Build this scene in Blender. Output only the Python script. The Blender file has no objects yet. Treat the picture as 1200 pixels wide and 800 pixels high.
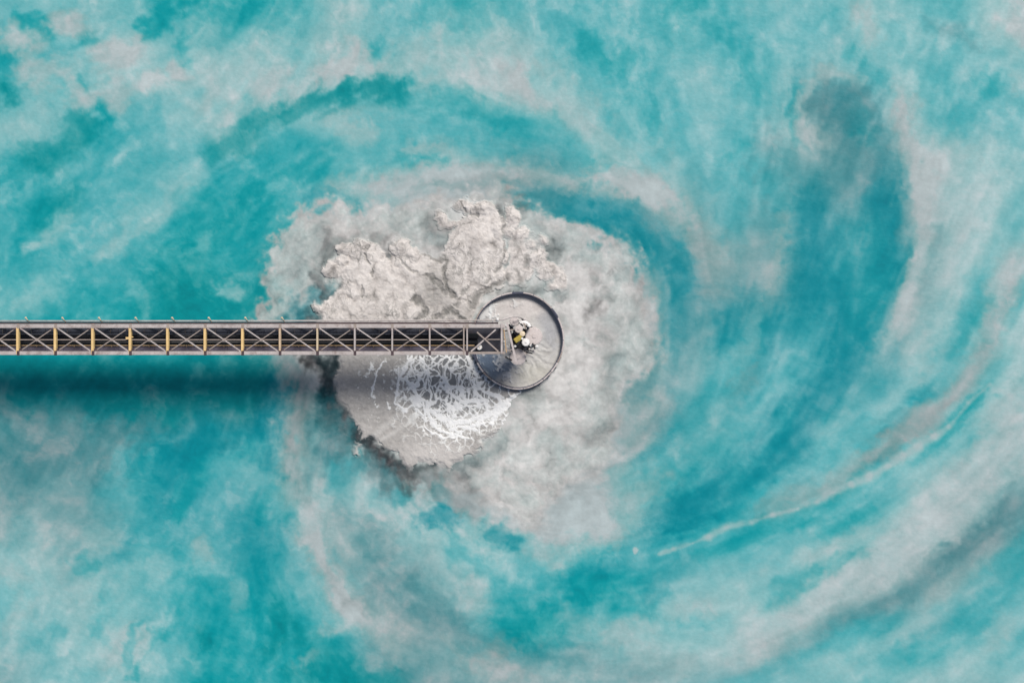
import bpy, bmesh, math, random
import numpy as np
from mathutils import Vector, Matrix

scene = bpy.context.scene
R = math.radians
# ------------------------------------------------------------------
# camera: drone looking straight down
# ------------------------------------------------------------------
CAM_H = 100.0
cam_d = bpy.data.cameras.new("camera"); cam = bpy.data.objects.new("camera", cam_d)
scene.collection.objects.link(cam); scene.camera = cam
cam.location = (0, 0, CAM_H); cam.rotation_euler = (0, 0, 0)
cam_d.sensor_width = 36.0; cam_d.lens = 36.0*CAM_H/120.0
cam_d.clip_start = 1.0; cam_d.clip_end = 3000.0
# ------------------------------------------------------------------
# light: hazy afternoon, sun behind thin cloud from the north-north-east
# ------------------------------------------------------------------
SUN_EL, SUN_AZ = 52.0, 28.0            # azimuth: degrees east of north (+y)
world = bpy.data.worlds.new("World"); scene.world = world; world.use_nodes = True
wn = world.node_tree
sky = wn.nodes.new("ShaderNodeTexSky"); sky.sky_type = 'NISHITA'; sky.sun_disc = False
sky.sun_elevation = R(SUN_EL); sky.sun_rotation = R(SUN_AZ); sky.dust_density = 3.0; sky.air_density = 1.0
wn.links.new(sky.outputs[0], wn.nodes["Background"].inputs[0]); wn.nodes["Background"].inputs[1].default_value = 0.07
sun_d = bpy.data.lights.new("sun", 'SUN'); sun = bpy.data.objects.new("sun", sun_d); scene.collection.objects.link(sun)
sun_d.energy = 3.25; sun_d.angle = R(22.0); sun_d.color = (1.0, 0.965, 0.92)
sd = Vector((math.cos(R(SUN_EL))*math.sin(R(SUN_AZ)), math.cos(R(SUN_EL))*math.cos(R(SUN_AZ)), math.sin(R(SUN_EL))))
sun.rotation_euler = sd.to_track_quat('Z', 'Y').to_euler(); sun.location = sd*60
scene.view_settings.view_transform = 'Standard'; scene.view_settings.look = 'None'
scene.view_settings.exposure = 0.0; scene.view_settings.gamma = 1.0
scene.cycles.max_bounces = 6; scene.cycles.diffuse_bounces = 3

# ------------------------------------------------------------------
# Silt carried by the water and some painted shade: their colour is laid out on the
# pond surface in plan units (1 unit = 0.1 m, x east, y south).
# ------------------------------------------------------------------
_rng = np.random.RandomState(7)
_LAT = _rng.rand(256, 256).astype(np.float32)

def vnoise(x, y, seed=0):
    x = x + seed * 37.17; y = y + seed * 91.73
    xi = np.floor(x).astype(np.int32); yi = np.floor(y).astype(np.int32)
    fx = (x - xi).astype(np.float32); fy = (y - yi).astype(np.float32)
    fx = fx*fx*fx*(fx*(fx*6-15)+10); fy = fy*fy*fy*(fy*(fy*6-15)+10)
    x0 = xi & 255; y0 = yi & 255; x1 = (xi+1) & 255; y1 = (yi+1) & 255
    a = _LAT[y0, x0]; b = _LAT[y0, x1]; c = _LAT[y1, x0]; d = _LAT[y1, x1]
    return (a + (b-a)*fx + (c-a)*fy + (a-b-c+d)*fx*fy)*2 - 1

def fbm(x, y, scale, octs=4, seed=0, gain=0.5, lac=2.03):
    s = 0.0; amp = 1.0; tot = 0.0; f = 1.0/scale
    for o in range(octs):
        ca, sa = math.cos(o*1.1+0.4), math.sin(o*1.1+0.4)
        s = s + amp*vnoise((x*ca-y*sa)*f, (x*sa+y*ca)*f, seed+o*3)
        tot += amp; amp *= gain; f *= lac
    return s/tot*1.6

def sstep(a, b, v):
    t = np.clip((v-a)/(b-a), 0, 1)
    return t*t*(3-2*t)

PAL = dict(a=(0,137,145), b=(10,150,160), c=(54,164,174), d=(98,178,187), e=(128,187,193), f=(153,192,196),
           g=(173,191,193), h=(179,184,183), k=(202,197,193), m=(152,160,160), n=(84,140,149), o=(112,158,165),
           p=(112,116,116), q=(12,134,150), w=(214,210,206), s=(84,90,92), z=(42,50,54), t=(50,115,125))
# rows every 50 units from y=0 to 800, columns every 50 units from x=0 to 1200
BASE = """
e e e e b b b c f d d b d d d d b d e d f e c e g
d c d f e f e f g d f f g d c d e d d d d e d e f
b e f f e f f d e c d f f e d c d d c f f e c d d
f e b d d d b d f d d d c d e c d d f g n f e d d
c c d c e d d c c c g g n o c d e d c o n n g f f
d b d d e b c c g h h h h n q n o d c q c n g f d
c c d d b b c m h k h k h h h o q o o q c o f f e
d d c c a b c n k k h h h h k h q n o q q g o d f
b b b b b b m m h h h h h h k h o d c d q o f c f
b b b b b b b m m h h h h k h n d c d d q d e g e
n n n c q c c o n k k k h h h n o c d b d c f c g
o n o c q d e f c d m h h h h c d b d d d d e f f
o o o d q d q f o f e f k h h d b d c d c f g n n
f e o c c e q e o o f e d e c d d d d f f g f n c
d f f e c c b c f o o f d c b c e f c f f o o c e
e d f f d b c c c o n o b o e f f d f c c e c c d
o f d f d b d b b o o o o f o f e d d f c f f g e
"""

# soft brush marks: colour, opacity, half width, points
STROKES = """
b .9 10 34,18 48,38
b .8 8 92,42 100,38
b .9 10 160,30 185,22 205,12 240,4
b .8 14 285,8 300,4
a .8 10 0,104 16,114
b .7 7 0,70 18,62
a .95 15 40,188 68,172 96,148
b .8 7 118,130 131,146
b .7 5 88,98 102,102
b .8 8 6,196 20,190
b .7 6 214,46 222,64
h .9 15 26,46 34,52
h .9 11 62,20 78,26 92,31
g .8 17 45,84 66,92
h .9 13 112,66 146,62
g .9 9 80,104 100,120
h .8 8 106,114 118,108
g .8 13 132,92 140,122
g .8 10 165,100 192,92
h .8 7 206,72 211,80
f .8 20 218,142 250,134
f .7 26 20,145 60,150
g .6 20 250,100 290,90
h .8 14 384,90 400,76 420,66
g .7 12 338,96 350,112
g .7 12 312,100 318,112
g .7 30 470,80 520,72
g .8 15 550,95 600,82
a .9 10 240,182 270,174 300,152 330,134 370,118 402,112
a .85 10 400,112 440,107 470,108
b .75 11 470,108 505,116 540,119 592,138
f .8 13 355,146 378,143
g .85 14 400,146 420,154
g .8 7 480,168 500,172 522,176
g .7 5 512,156 522,160
b .8 6 470,184 515,184
h .8 7 498,197 545,197
b .7 6 440,46 446,66
b .85 8 688,46 705,64 715,74 736,62
b .9 9 598,148 640,138
c .8 16 600,150 650,165 705,190
b .8 8 688,180 712,190
b .6 9 752,142 762,140
b .7 12 842,36 868,72 886,100
b .7 7 848,184 866,172
g .75 20 638,92 672,122 700,150 728,178
h .8 9 602,80 612,98 626,112
g .7 12 776,165 786,178
f .6 24 826,90 838,120
b .7 11 795,0 812,2
b .6 7 937,106 934,132 930,160
h .9 6 950,100 943,118 941,144 948,154
h .8 8 966,90 985,86 1006,96
n .8 16 958,124 980,116 1000,124
t .6 12 962,128 990,124
a .85 11 1008,140 1016,158 1020,170
n .8 20 986,176 1020,186
h .8 9 956,154 976,160
h .9 11 1049,116 1052,140 1058,162 1072,180
h .8 13 1072,180 1084,192 1092,204
h .9 9 1010,16 1018,30 1020,40
b .8 8 994,62 1002,58
c .9 9 1012,86 1032,94
b .85 10 1152,92 1158,104
c .7 16 1125,142 1140,130
g .8 9 1182,108 1190,98
h .9 11 1190,20 1200,30
g .8 12 1124,178 1136,184
n .7 8 1096,30 1120,36 1140,50
f .8 7 38,293 44,291
f .8 12 62,278 76,248
f .8 13 122,300 155,276 190,238 214,214
e .8 16 26,356 62,344
a .9 28 200,346 240,352 285,345
a .7 12 54,238 60,258
a .7 12 70,226 84,222
f .7 7 254,338 270,338
e .7 14 262,298 280,294
f .6 7 290,320 296,322
b .8 26 225,275 260,262 290,230
b .7 16 300,215 340,205 380,202
b .8 18 296,290 310,270 330,250
d .7 10 345,232 362,226
q .7 9 368,236 400,230 426,232
h .8 9 394,221 420,216 450,216
h .8 10 450,214 500,206 540,202 575,199
n .7 6 510,209 540,210 560,208
m .8 12 560,214 590,208 610,214
q .9 17 618,232 655,242 690,246 725,256
q .95 19 690,248 730,262 765,276
q .95 15 765,276 790,298 803,322 806,352
q .85 14 806,352 804,380 800,402
n .7 12 600,212 625,218 650,228
h .8 9 600,200 636,206 668,211 700,207 735,214
h .85 10 735,214 765,213 788,228 799,252
h .85 13 700,214 760,224 790,250
h .7 16 800,256 826,276 842,302
m .8 14 812,280 830,310 838,340
n .7 6 758,262 768,278 776,290
m .7 7 754,262 762,272
h .7 11 840,300 860,310 880,290
o .8 22 850,330 880,300 900,270
o .8 16 815,360 825,390 812,420
h .6 7 860,350 880,330 896,310
q .8 14 845,372 868,356 880,350
q .8 10 842,400 856,378
h .8 7 918,256 914,290 908,320 898,344
q .9 15 950,230 956,252
q .9 16 960,285 948,310 942,340
b .9 17 1030,280 1024,320 1014,360 1010,384
q .8 8 1046,250 1044,300
h .9 7 1078,200 1082,224 1076,256
h .9 8 1092,204 1090,236 1080,270 1072,306
g .8 7 1072,306 1060,340 1050,372 1042,398
n .7 5 1062,250 1054,280
n .6 6 1100,270 1090,310 1076,345
g .7 9 1126,260 1110,300 1094,344
f .7 14 1140,290 1116,340 1106,390
b .7 8 1164,355 1150,392 1140,400
h .6 6 1186,300 1178,345 1166,392
c .6 6 1192,330 1182,370
q .9 14 1012,384 990,424 968,456 946,492 936,512
q .6 9 918,470 900,500 876,520
q .9 12 850,540 836,556 824,566
q .7 9 806,588 780,592 764,600
c .8 14 760,545 790,520 810,500
f .8 9 826,415 818,430 806,446
g .6 8 862,418 880,404
m .7 7 880,440 860,452
f .7 18 850,490 840,508
h .9 9 768,468 774,474
h .9 10 720,494 744,486 756,484
n .9 9 735,466 752,442 764,428
n .8 9 758,500 776,488 786,482
h .8 12 730,530 756,520
q .7 6 740,538 770,524 788,514
h .8 16 740,584 766,574
m .7 7 690,546 716,540
m .9 5 620,582 640,578 660,570
n .7 6 615,584 632,582
m .7 5 655,575 680,560 694,546
g .85 9 1072,424 1082,400
g .85 8 1078,440 1084,434
f .8 10 982,536 990,528
f .6 12 1030,480 1045,464
q .7 8 1074,464 1094,460
q .8 7 1042,508 1056,494
q .8 6 1032,540 1050,524
m .5 11 1050,510 1090,490 1125,456 1160,414
h .5 8 1085,486 1120,462 1150,430 1175,402
m .8 7 1020,540 1060,512
b .7 6 1108,500 1130,484 1150,460
c .7 8 1150,440 1165,424
h .6 10 1165,486 1180,474
f .8 9 1072,560 1095,548
g .8 9 1080,580 1100,556
c .7 10 1140,520 1156,504
g .9 24 1130,575 1168,545 1196,510
g .9 22 1060,645 1100,615 1130,590
g .85 22 960,700 1000,680 1060,650
g .85 20 890,750 930,728 965,708
g .7 8 940,655 980,640 1010,620
b .7 6 960,672 990,655 1010,645
b .8 9 962,622 990,612 1020,596
b .7 8 900,708 925,695 950,678
n .9 13 1205,585 1160,618 1120,648
n .9 12 1120,648 1080,678 1040,702
n .6 10 1040,702 1000,722 960,735
t .5 7 1180,595 1130,635 1090,668
c .9 9 1045,720 1020,735 990,750
c .9 8 990,750 950,765 900,780
f .7 8 1052,738 1070,724 1090,710
h .5 10 1180,640 1140,668 1100,690
c .8 9 1200,638 1180,652 1160,668
c .7 6 1165,690 1130,710 1100,716
c .7 9 1135,750 1140,735
b .5 10 1075,762 1100,745
g .9 13 1164,746 1170,738
f .8 15 960,780 985,790
f .8 13 1045,792 1060,788
f .7 14 1120,785 1150,780
b .95 20 612,734 638,726 640,750
a .9 15 610,742 636,738
b .95 10 682,700 700,696 712,690
b .95 10 712,696 745,712 768,700
q .8 12 768,694 784,668 800,660
c .8 12 700,650 740,650 780,628
q .9 14 775,615 800,605 830,582
g .9 13 634,648 650,655
h .9 12 640,608 680,618 710,626
h .7 10 600,608 625,615
g .8 8 664,722 682,726
g .9 12 712,745 735,742
g .85 13 755,760 775,770 792,786
g .8 6 750,728 762,732
g .8 8 784,716 798,714
g .9 10 822,706 838,714
f .7 24 810,690 850,690
f .7 15 870,710 890,690
c .7 6 800,728 840,722
n .6 14 730,780 760,786
n .7 14 640,770 680,762
o .8 15 600,790 650,795
h .9 10 358,606 366,625 372,645
h .8 9 372,645 384,664 392,682
g .6 10 392,630 410,640
h .95 7 398,688 408,702 412,714
h .7 8 412,714 430,724 450,716
h .6 7 450,730 480,738
n .8 12 440,690 430,700
n .7 16 480,716 510,730 540,740
o .8 20 450,762 500,756 550,770
h .6 6 520,750 550,778 600,792
m .6 8 560,775 590,760
g .8 10 388,738 404,734
h .9 9 360,780 370,774
a .9 13 330,700 336,730 322,762
a .9 12 370,765 372,785
a .9 14 350,795 400,790 450,800
b .8 10 300,720 320,710
e .7 9 318,700 322,690
f .7 12 355,600 350,570 345,540
g .9 11 552,682 560,704
f .8 22 480,610 500,630
q .9 12 508,612 524,604
q .9 8 582,622 598,640
c .7 12 530,650 570,654
c .8 12 585,690 598,720
n .5 12 435,615 450,655
g .7 9 385,575 376,610
f .6 16 420,580 430,600
g .8 11 108,636 132,642
f .7 12 40,655 60,660
g .8 9 0,672 14,684
h .7 7 232,634 242,648
g .6 6 222,655 236,640
g .7 7 270,686 276,704
a .9 10 236,738 246,750
b .8 9 266,760 256,780 250,796
b .7 7 190,742 206,720 212,706
b .6 6 178,758 196,736
c .7 7 118,690 124,712 116,745
b .7 6 96,660 110,672
b .6 6 196,606 210,600
c .6 6 60,735 75,742
q .7 8 150,640 140,655
g .85 9 134,775 146,748 160,738
g .8 6 156,775 172,745
c .9 4 148,780 156,755 168,730
b .8 5 156,798 166,780
f .7 18 160,676 172,662
f .7 12 100,720 108,695
g .7 10 10,735 22,720
f .7 12 215,760 235,775
b .8 10 205,600 215,570 232,540
b .6 12 180,540 210,500
c .7 10 90,540 110,520
f .5 12 60,575 100,545
e .6 12 150,590 170,570
e .5 12 240,560 268,520
f .7 10 318,560 324,500 318,450
h .6 10 366,595 374,555 380,520
m .7 14 340,560 350,500 345,455
m .6 14 370,480 365,440
q .6 14 396,548 402,560
q .7 12 456,566 470,575
b .6 14 318,585 310,600
f .7 16 410,570 440,572
"""
STROKES_BAND = """
q .75 20 952,118 985,110 1012,128 1032,165 1040,215
q .75 22 1040,215 1034,275 1020,335 1004,385
q .8 20 1004,385 975,440 945,490 912,526
q .6 14 912,526 870,560 830,590 790,618
q .6 14 948,236 956,290 946,340 920,390
q .45 12 920,390 886,440 850,490
n .6 18 900,175 930,195 960,225
n .5 14 985,110 1010,140 1020,190
g .6 14 1052,115 1062,165 1088,200 1094,245
g .6 12 1094,245 1080,300 1060,350 1038,402
f .5 14 1038,402 1010,450 975,500
f .6 18 1124,240 1130,320 1112,395 1080,450
e .5 16 1080,450 1040,498 985,548
c .6 12 1150,330 1135,395 1105,450 1070,490
m .6 11 1182,300 1164,385 1130,440 1090,488
m .6 10 1090,488 1040,528 980,562 905,598
f .5 10 1200,400 1180,450 1150,500
b .6 8 1152,468 1092,518 1022,558 942,606
b .6 9 942,606 862,638 800,660 730,690
g .75 26 1205,495 1140,580 1062,640
g .75 24 1062,640 982,690 902,740
f .7 20 902,740 822,765 740,768
n .8 15 1205,592 1132,642 1062,690
n .7 14 1062,690 982,732 902,772
o .7 14 902,772 822,796 760,800
f .5 9 1205,640 1142,690 1062,740 982,790
c .6 8 1205,665 1150,710 1080,755 1020,795
f .5 10 1205,720 1150,760 1100,795
q .6 14 832,560 790,608 742,650 692,690
c .6 14 692,690 660,715 600,740
f .6 13 770,602 722,622 662,642
h .6 14 318,430 322,500 342,570
h .65 14 342,570 370,640 408,708 466,756
g .55 14 466,756 556,788 650,796
o .6 18 420,600 440,660 480,715 545,752
n .5 14 470,690 540,750 620,778
g .6 20 262,160 332,112 420,86
g .6 20 420,86 520,90 600,114 680,150
f .5 18 680,150 730,190 770,210
a .5 16 292,228 242,288 202,345
c .5 14 330,180 420,150 520,150 600,175
"""
STROKES_PUFF = """
b .8 9 34,18 48,38
b .7 7 92,42 100,38
b .8 9 160,30 185,22 205,12 240,4
a .8 9 0,104 16,114
a .55 13 40,188 68,172 96,148
b .7 6 118,130 131,146
g .8 14 26,46 34,52
g .8 10 62,20 78,26 92,31
g .7 15 45,84 66,92
g .8 11 112,66 146,62
g .8 8 80,104 100,120
g .7 11 132,92 140,122
g .7 9 165,100 192,92
g .7 6 206,72 211,80
g .6 10 310,98 345,110
g .6 11 384,92 410,72
a .6 9 330,134 370,118 402,112
a .6 8 400,112 440,107 470,108
g .6 11 400,146 420,154
g .6 6 480,168 500,172 522,176
b .6 7 54,238 62,256
f .6 7 60,280 78,250
f .5 7 38,294 46,290
f .5 8 125,298 150,282
f .5 9 160,272 195,238
e .6 9 30,356 60,346
f .5 6 254,338 270,338
q .7 11 690,250 725,258 762,276
q .7 8 770,282 790,302 802,326
h .7 7 740,214 765,213 788,228 799,252
h .6 6 668,211 700,207 735,214
a .7 8 236,738 246,750
g .6 7 360,780 370,774
g .6 7 388,738 404,734
h .6 6 398,688 408,702 412,714
a .6 10 330,700 336,730 322,762
g .6 9 552,682 560,704
q .7 10 508,612 524,604
b .7 12 612,734 638,726
b .6 8 682,700 700,696 712,690
g .6 8 712,745 735,742
g .6 7 822,706 838,714
a .6 8 1008,140 1016,158
g .6 6 966,90 985,86 1006,96
g .6 6 1010,16 1018,30
n .5 15 958,128 975,114 1000,116 1018,134
q .5 9 985,120 1010,140 1018,165
n .6 14 985,150 1010,180 1020,210
g .4 6 950,156 943,138 942,116 952,102
g .3 6 952,102 972,92 1000,90
g .35 8 952,156 972,160
n .5 16 1000,120 1030,160 1042,215
n .4 14 960,170 990,200 1000,240
q .4 14 1040,220 1036,270 1024,320
h .7 7 1050,118 1054,142 1062,165 1080,188
h .6 6 1082,205 1086,240 1076,275
h .5 5 1064,300 1054,340 1044,380
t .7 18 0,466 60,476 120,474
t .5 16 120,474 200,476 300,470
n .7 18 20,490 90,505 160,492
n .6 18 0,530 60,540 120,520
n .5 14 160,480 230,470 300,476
"""  # the last marks paint a wider bridge shadow onto the water
STROKES_LATE = """
t .8 9 352,374 372,360 384,342
s .8 7 386,350 398,338
s .7 6 372,372 366,368
s .6 6 376,336 374,318
p .6 6 386,300 392,284
m .7 10 330,330 350,300 380,275
m .6 9 450,268 475,262
s .8 6 451,304 457,296
p .6 7 440,278 450,284
p .7 8 508,266 524,270
p .7 7 500,296 516,294
p .6 5 588,238 592,256
p .5 6 606,240 612,256
p .6 7 640,300 650,300
p .6 6 620,338 640,336
s .5 5 652,338 662,350
m .8 9 490,282 520,288
k .6 15 688,336 700,334
k .5 18 668,370 690,400
k .5 20 660,440 640,490 600,540
m .7 8 640,336 654,330 664,345
p .6 5 590,346 604,338
m .7 8 600,300 596,330
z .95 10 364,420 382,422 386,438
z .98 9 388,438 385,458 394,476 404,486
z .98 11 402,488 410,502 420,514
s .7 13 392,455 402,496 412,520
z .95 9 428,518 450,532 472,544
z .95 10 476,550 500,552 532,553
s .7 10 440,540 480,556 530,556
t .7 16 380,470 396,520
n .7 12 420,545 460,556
m .7 9 530,556 560,545 590,520
m .8 9 500,556 520,572 545,580
n .6 7 520,575 535,590
m .6 8 545,590 560,600
p .5 6 700,366 712,352
m .5 9 720,420 716,450
m .5 7 640,520 660,536 690,530
m .6 8 600,560 630,570
m .5 8 330,420 350,470 345,520
o .5 12 320,440 330,500
n .6 14 365,560 385,530
t .6 10 330,395 345,372 350,360
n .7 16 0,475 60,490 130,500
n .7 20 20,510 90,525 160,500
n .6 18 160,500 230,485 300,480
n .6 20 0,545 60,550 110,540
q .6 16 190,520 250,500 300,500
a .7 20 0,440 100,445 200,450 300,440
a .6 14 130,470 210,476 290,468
q .7 12 318,450 310,500 318,540
m .6 10 690,585 660,596 640,600
k .5 14 600,600 640,608 700,612
"""  # shade beside the northern slick and below the bridge is painted in here
# crisp floating foam line at the shear between two currents
FOAMLINE = [(672+100,649,5),(790,643,8),(812,636,4),(830,628,10),(852,617,12),(880,612,7),(905,603,7),(935,596,6),
            (958,588,9),(975,577,12),(998,568,10),(1020,558,12),(1040,546,10),(1060,533,13),(1078,523,12),(1095,512,10),
            (1112,500,6),(1135,472,5),(1160,450,6)]

def parse_strokes(txt):
    out = []
    for ln in txt.strip().splitlines():
        p = ln.split()
        out.append((PAL[p[0]], float(p[1]), float(p[2]), [tuple(map(float, q.split(','))) for q in p[3:]]))
    return out

def seg_dist(X, Y, pts):
    best = None
    if len(pts) == 1: pts = [pts[0], pts[0]]
    for (x0, y0), (x1, y1) in zip(pts[:-1], pts[1:]):
        dx, dy = x1-x0, y1-y0; L = dx*dx+dy*dy+1e-6
        t = np.clip(((X-x0)*dx+(Y-y0)*dy)/L, 0, 1)
        d = (X-x0-t*dx)**2+(Y-y0-t*dy)**2
        best = d if best is None else np.minimum(best, d)
    return np.sqrt(best)

def poly_sd(X, Y, pts):
    """signed distance, positive inside"""
    d = seg_dist(X, Y, list(pts)+[pts[0]])
    ins = np.zeros(X.shape, bool)
    n = len(pts)
    for i in range(n):
        x0, y0 = pts[i]; x1, y1 = pts[(i+1) % n]
        if y0 == y1: continue
        c = ((y0 > Y) != (y1 > Y)) & (X < (x1-x0)*(Y-y0)/(y1-y0)+x0)
        ins ^= c
    return np.where(ins, d, -d)

# main direction of the drift (degrees, anticlockwise from +x with y up)
FLOW = [(0,0,15),(150,80,20),(300,60,60),(450,60,80),(600,60,110),(750,80,100),(900,80,95),(1050,60,60),(1200,60,60),
        (0,250,50),(150,260,42),(300,170,35),(450,120,8),(600,140,-18),(720,190,-45),(900,200,80),(1050,220,80),(1200,250,70),
        (80,350,25),(250,330,20),(330,280,50),(420,240,20),(540,205,5),(700,235,-15),(800,310,-70),(815,400,88),
        (900,350,70),(1000,380,72),(1100,330,68),(1200,380,62),(950,480,58),(850,520,50),(760,570,30),(1080,500,40),(1200,500,50),
        (700,640,5),(820,630,22),(950,590,28),(1050,640,30),(1150,650,38),(900,720,22),(1050,760,25),(1200,750,35),
        (0,520,60),(150,520,62),(250,560,62),(330,520,85),(60,700,65),(160,720,65),(260,720,70),(350,680,-60),(420,700,-45),
        (500,760,-25),(600,700,10),(620,780,-10),(760,740,0),(500,620,-50),(420,560,85),(600,600,-20),(690,450,70),(720,350,80)]

def lic_field(x0, y0, x1, y1, step, seed, scale, length):
    xs = np.arange(x0, x1, step); ys = np.arange(y0, y1, step)
    X, Y = np.meshgrid(xs, ys); X = X.astype(np.float32); Y = Y.astype(np.float32)
    cx = np.zeros_like(X); sy = np.zeros_like(X)
    for fx, fy, an in FLOW:
        w = 1.0/(((X-fx)**2+(Y-fy)**2)+900.0)**1.5
        cx += w*math.cos(2*math.radians(an)); sy += w*math.sin(2*math.radians(an))
    th = 0.5*np.arctan2(sy, cx)
    ux, uy = np.cos(th), -np.sin(th)
    src = fbm(X, Y, scale, 4, seed, gain=0.62)
    acc = src.copy(); n = 1.0
    H, W = X.shape
    for sg in (1, -1):
        px = np.tile(np.arange(W, dtype=np.float32), (H, 1)); py = np.tile(np.arange(H, dtype=np.float32)[:, None], (1, W))
        dxp, dyp = ux*sg, uy*sg
        for k in range(int(length/step)):
            ix = np.clip(px, 0, W-1.01); iy = np.clip(py, 0, H-1.01)
            i0 = ix.astype(np.int32); j0 = iy.astype(np.int32)
            vx = ux[j0, i0]; vy = uy[j0, i0]
            s = np.where(vx*dxp+vy*dyp < 0, -1.0, 1.0)
            dxp, dyp = vx*s, vy*s
            px = px+dxp; py = py+dyp
            ix = np.clip(px, 0, W-1.01); iy = np.clip(py, 0, H-1.01)
            i0 = ix.astype(np.int32); j0 = iy.astype(np.int32)
            w = 1.0-k*step/length
            acc += w*src[j0, i0]; n += w
    acc = acc/n
    acc = (acc-acc.mean())/acc.std()
    return xs, ys, acc.astype(np.float32)

def flow_dir(X, Y):
    cx = np.zeros_like(X); sy = np.zeros_like(X)
    for fx, fy, an in FLOW:
        w = 1.0/(((X-fx)**2+(Y-fy)**2)+900.0)**1.5
        cx += w*math.cos(2*math.radians(an)); sy += w*math.sin(2*math.radians(an))
    th = 0.5*np.arctan2(sy, cx)
    return np.cos(th), -np.sin(th)

def lic_smear(xs, ys, A, length):
    step = xs[1]-xs[0]
    X, Y = np.meshgrid(xs, ys); ux, uy = flow_dir(X.astype(np.float32), Y.astype(np.float32))
    H, W = X.shape; acc = A.copy(); n = 1.0
    for sg in (1, -1):
        px = np.tile(np.arange(W, dtype=np.float32), (H, 1)); py = np.tile(np.arange(H, dtype=np.float32)[:, None], (1, W))
        dxp, dyp = ux*sg, uy*sg
        for k in range(int(length/step)):
            i0 = np.clip(px+.5, 0, W-1).astype(np.int32); j0 = np.clip(py+.5, 0, H-1).astype(np.int32)
            vx = ux[j0, i0]; vy = uy[j0, i0]; q = np.where(vx*dxp+vy*dyp < 0, -1.0, 1.0)
            dxp, dyp = vx*q, vy*q; px = px+dxp; py = py+dyp
            i0 = np.clip(px+.5, 0, W-1).astype(np.int32); j0 = np.clip(py+.5, 0, H-1).astype(np.int32)
            w = 1.0-k*step/length
            acc = acc+w*A[j0, i0]; n += w
    return acc/n

def bilin(f, X, Y):
    xs, ys, A = f
    ix = np.clip((X-xs[0])/(xs[1]-xs[0]), 0, len(xs)-1.01); iy = np.clip((Y-ys[0])/(ys[1]-ys[0]), 0, len(ys)-1.01)
    i = ix.astype(np.int32); j = iy.astype(np.int32); fx = ix-i; fy = iy-j
    if A.ndim == 3: fx = fx[..., None]; fy = fy[..., None]
    return (A[j, i]*(1-fx)+A[j, i+1]*fx)*(1-fy)+(A[j+1, i]*(1-fx)+A[j+1, i+1]*fx)*fy

def cubic_up(G, X, Y, sp):
    """Catmull-Rom-ish smooth sampling of a coarse colour table"""
    H, W, _ = G.shape
    def bs(t):
        return [(1-t)**3/6, (3*t**3-6*t**2+4)/6, (-3*t**3+3*t**2+3*t+1)/6, t**3/6]
    ix = np.clip(X/sp, 0, W-1.001); iy = np.clip(Y/sp, 0, H-1.001)
    i = ix.astype(np.int32); j = iy.astype(np.int32)
    wx = bs((ix-i)[..., None]); wy = bs((iy-j)[..., None])
    out = 0
    for b in range(4):
        jj = np.clip(j+b-1, 0, H-1)
        for a in range(4):
            out = out + G[jj, np.clip(i+a-1, 0, W-1)]*wx[a]*wy[b]
    return out

GREY_POLY = [(298,376),(300,350),(308,316),(326,278),(354,253),(395,244),(440,240),(470,232),(520,222),(570,216),(604,224),
             (628,242),(652,256),(684,266),(706,280),(738,290),(758,302),(763,332),(767,354),(775,382),(778,410),(762,432),
             (742,452),(732,474),(722,500),(724,530),(706,552),(690,566),(660,584),(640,602),(650,622),(612,624),(585,612),(552,596),(520,572),
             (500,556),(440,560),(400,520),(372,470),(366,430),(330,400)]

def silt_shade_layout(xs, ys, G, f2):
    X, Y = np.meshgrid(xs, ys); X = X.astype(np.float32); Y = Y.astype(np.float32)
    wx = fbm(X, Y, 46, 5, 1, 0.55)*11; wy = fbm(X, Y, 46, 5, 2, 0.55)*11
    C = cubic_up(G, X+wx*1.3, Y+wy*1.3, 50.0)
    bx = np.abs(fbm(X, Y, 22, 4, 51, 0.6))*9; by = np.abs(fbm(X, Y, 22, 4, 57, 0.6))*9
    Xw = X+wx*0.9+bx-3; Yw = Y+wy*0.9+by-3
    rag = 0.7*fbm(X, Y, 17, 4, 5, 0.62)+0.7*fbm(X, Y, 40, 3, 6, 0.6)+0.25*f2
    def brush(txt, C, gain=1.0, hi=2.2, lo=0.0):
        for col, op, hw, pts in parse_strokes(txt):
            R = hw*2.9+22
            px = [p[0] for p in pts]; py = [p[1] for p in pts]
            i0, i1 = np.searchsorted(xs, [min(px)-R, max(px)+R]); j0, j1 = np.searchsorted(ys, [min(py)-R, max(py)+R])
            if i1 <= i0 or j1 <= j0: continue
            sl = (slice(j0, j1), slice(i0, i1))
            d = seg_dist(Xw[sl], Yw[sl], pts)/hw
            al = gain*op*sstep(hi, lo, d+0.7*rag[sl])
            C[sl] += (np.array(col, np.float32)-C[sl])*al[..., None]
    brush(STROKES_BAND, C, 0.8)
    brush(STROKES, C, 0.66)
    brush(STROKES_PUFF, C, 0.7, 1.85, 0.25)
    d = poly_sd(Xw, Yw, GREY_POLY)+rag*9+(bx+by)*0.8-4
    C += (np.array((175, 176, 174), np.float32)-C)*(0.86*sstep(-8, 13, d)-0.14*sstep(10, 40, d))[..., None]
    mass = sstep(-8, 22, d)
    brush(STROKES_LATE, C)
    return X, Y, C, mass, wx, wy, bx, by

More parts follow.
